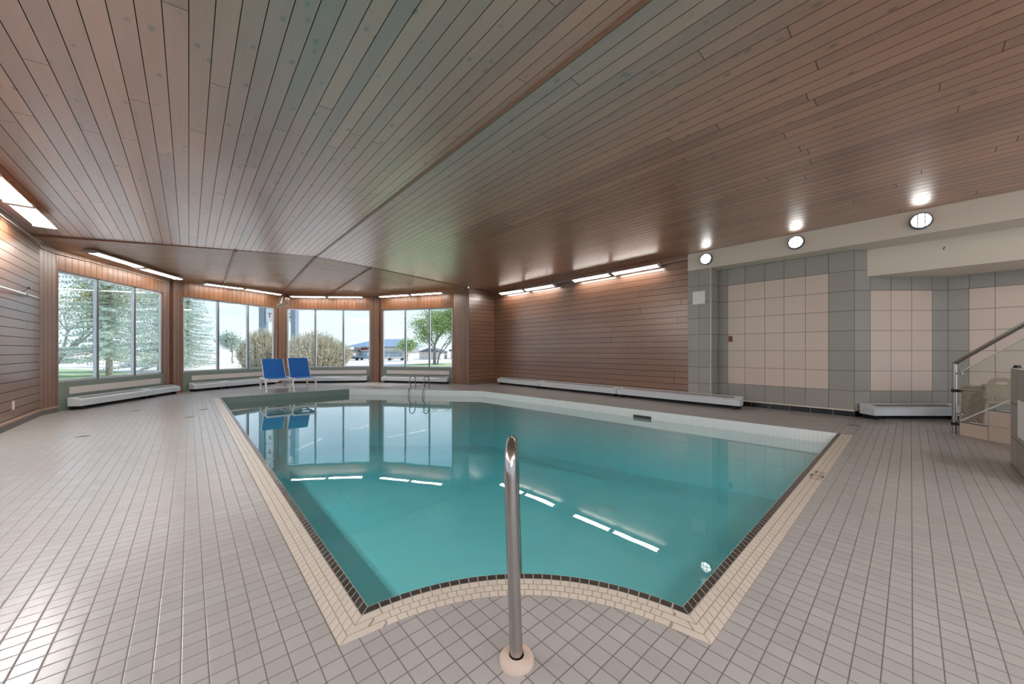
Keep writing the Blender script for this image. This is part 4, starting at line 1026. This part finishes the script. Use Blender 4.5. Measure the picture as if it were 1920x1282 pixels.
def car(px, dist, rgb, label, truck=False, rz=0.0):
    key = 'paint%d' % rgb[0]
    if key not in M: M[key] = plain('car_paint_'+str(rgb[0]), rgb, .3)
    t = thing('pickup_truck' if truck else 'parked_car', label, 'truck' if truck else 'car', gd(px, dist), -TH+rz, 'vehicles in the car park outside')
    Lc, Wc_ = (4.9, 1.9) if truck else (4.3, 1.75); hb = .95 if truck else .8
    side = [(-Lc/2, .35), (Lc/2, .35), (Lc/2, hb*.85), (Lc/2-.9, hb), (-Lc/2+.1, hb), (-Lc/2, hb*.8)]
    cab = [(-Lc*.34, hb), (Lc*.24, hb), (Lc*.12, hb+.58), (-Lc*.24, hb+.58)] if not truck else [(-.3, hb), (1.5, hb), (1.1, hb+.75), (-.2, hb+.75)]
    mb = MB(); mb.prism([Vector((x, -Wc_/2, z)) for x, z in side], (0, 0, 0), (0, Wc_, 0)); mb.build('body', M[key], t, bevel=.06)
    mb = MB(); mb.prism([Vector((x, -Wc_/2+.12, z)) for x, z in cab], (0, 0, 0), (0, Wc_-.24, 0)); mb.build('cabin', M['bglass'], t, bevel=.05)
    for x in (-Lc*.31, Lc*.31):
        for y in (-Wc_/2+.02, Wc_/2-.02): mb = MB(); mb.tube([(x, y-.1, .32), (x, y+.1, .32)], .32, 14); mb.build('wheel', M['black'], t, smooth=True)
car(657, 80, (92, 100, 112), 'dark grey car parked before the blue roofed shop', rz=.5)
car(686, 84, (110, 130, 150), 'blue pickup truck parked next to the dark grey car', True, rz=.9)
car(634, 78, (226, 226, 226), 'white car seen just past the large dry shrub', rz=.1)
car(724, 88, (188, 190, 194), 'silver car in the first pane of the last window', rz=.2)
car(742, 80, (220, 216, 208), 'pale car next to the silver one in the last window', rz=.4)
t = thing('picnic_table', 'pale picnic table outside beneath the spruce', 'picnic table', gp(357, 690), -TH)
mb = MB(); mb.box(-.9, .9, -.4, .4, .72, .77); mb.build('top', M['bwall'], t)
for y in (-.75, .75): mb = MB(); mb.box(-.9, .9, y-.14, y+.14, .42, .46); mb.build('bench', M['bwall'], t)
for x in (-.65, .65): mb = MB(); mb.beam((x, -.7, 0), (x, -.25, .72), .06, .08); mb.beam((x, .7, 0), (x, .25, .72), .06, .08); mb.beam((x, -.75, .40), (x, .75, .40), .05, .06); mb.build('leg_frame', M['bwall'], t)

# ------------------------------------------------------------------ world, sun, camera
w = bpy.data.worlds.new('World'); bpy.context.scene.world = w; w.use_nodes = True; nt = w.node_tree; nt.nodes.clear(); s = N(nt)
g = s.coord('Generated'); x, y, z = s.sep(g)
sky = s.mix(s.ramp(z, 0.0, .55), lin(206, 218, 228), lin(128, 166, 206))
zc = s.math('ADD', s.math('MAXIMUM', z, 0.0), .12)
cl = s.noise(s.comb(s.math('DIVIDE', x, zc), s.math('DIVIDE', y, zc), 0.0), .9, 6, .6)
sky = s.mix(s.math('MULTIPLY', s.ramp(cl, .42, .68), .6), sky, lin(216, 224, 232))
sky = s.mix(s.ramp(z, 0.0, -.02), sky, lin(190, 182, 172))
bg = s.n('ShaderNodeBackground'); s.l(sky, bg.inputs[0]); bg.inputs[1].default_value = 1.2
o = s.n('ShaderNodeOutputWorld'); s.l(bg.outputs[0], o.inputs[0])
sd = bpy.data.lights.new('sun', 'SUN'); sd.energy = 2.8; sd.angle = .03; sd.color = (1, .96, .9)
so = bpy.data.objects.new('sun', sd); C.objects.link(so); so.rotation_euler = (math.radians(42), 0, math.radians(75)); so.location = (30, -10, 40)

cd = bpy.data.cameras.new('camera'); co = bpy.data.objects.new('camera', cd); C.objects.link(co)
cd.sensor_width = 36; cd.lens = F_PX/1920*36; cd.shift_y = (HY-641)/1920; cd.clip_start = .05; cd.clip_end = 2000
co.location = (0, 0, H); co.rotation_euler = (math.pi/2, 0, -TH)
sc = bpy.context.scene; sc.camera = co
sc.view_settings.view_transform = 'Standard'; sc.view_settings.look = 'None'; sc.view_settings.gamma = 1; sc.view_settings.use_curve_mapping = False
sc.view_settings.exposure = 0.52
cy = sc.cycles; cy.use_adaptive_sampling = True; cy.adaptive_threshold = .045; cy.max_bounces = 8; cy.diffuse_bounces = 4; cy.glossy_bounces = 4; cy.transparent_max_bounces = 12; cy.volume_bounces = 0
cy.caustics_reflective = False; cy.caustics_refractive = False; cy.sample_clamp_indirect = 6; cy.use_denoising = True
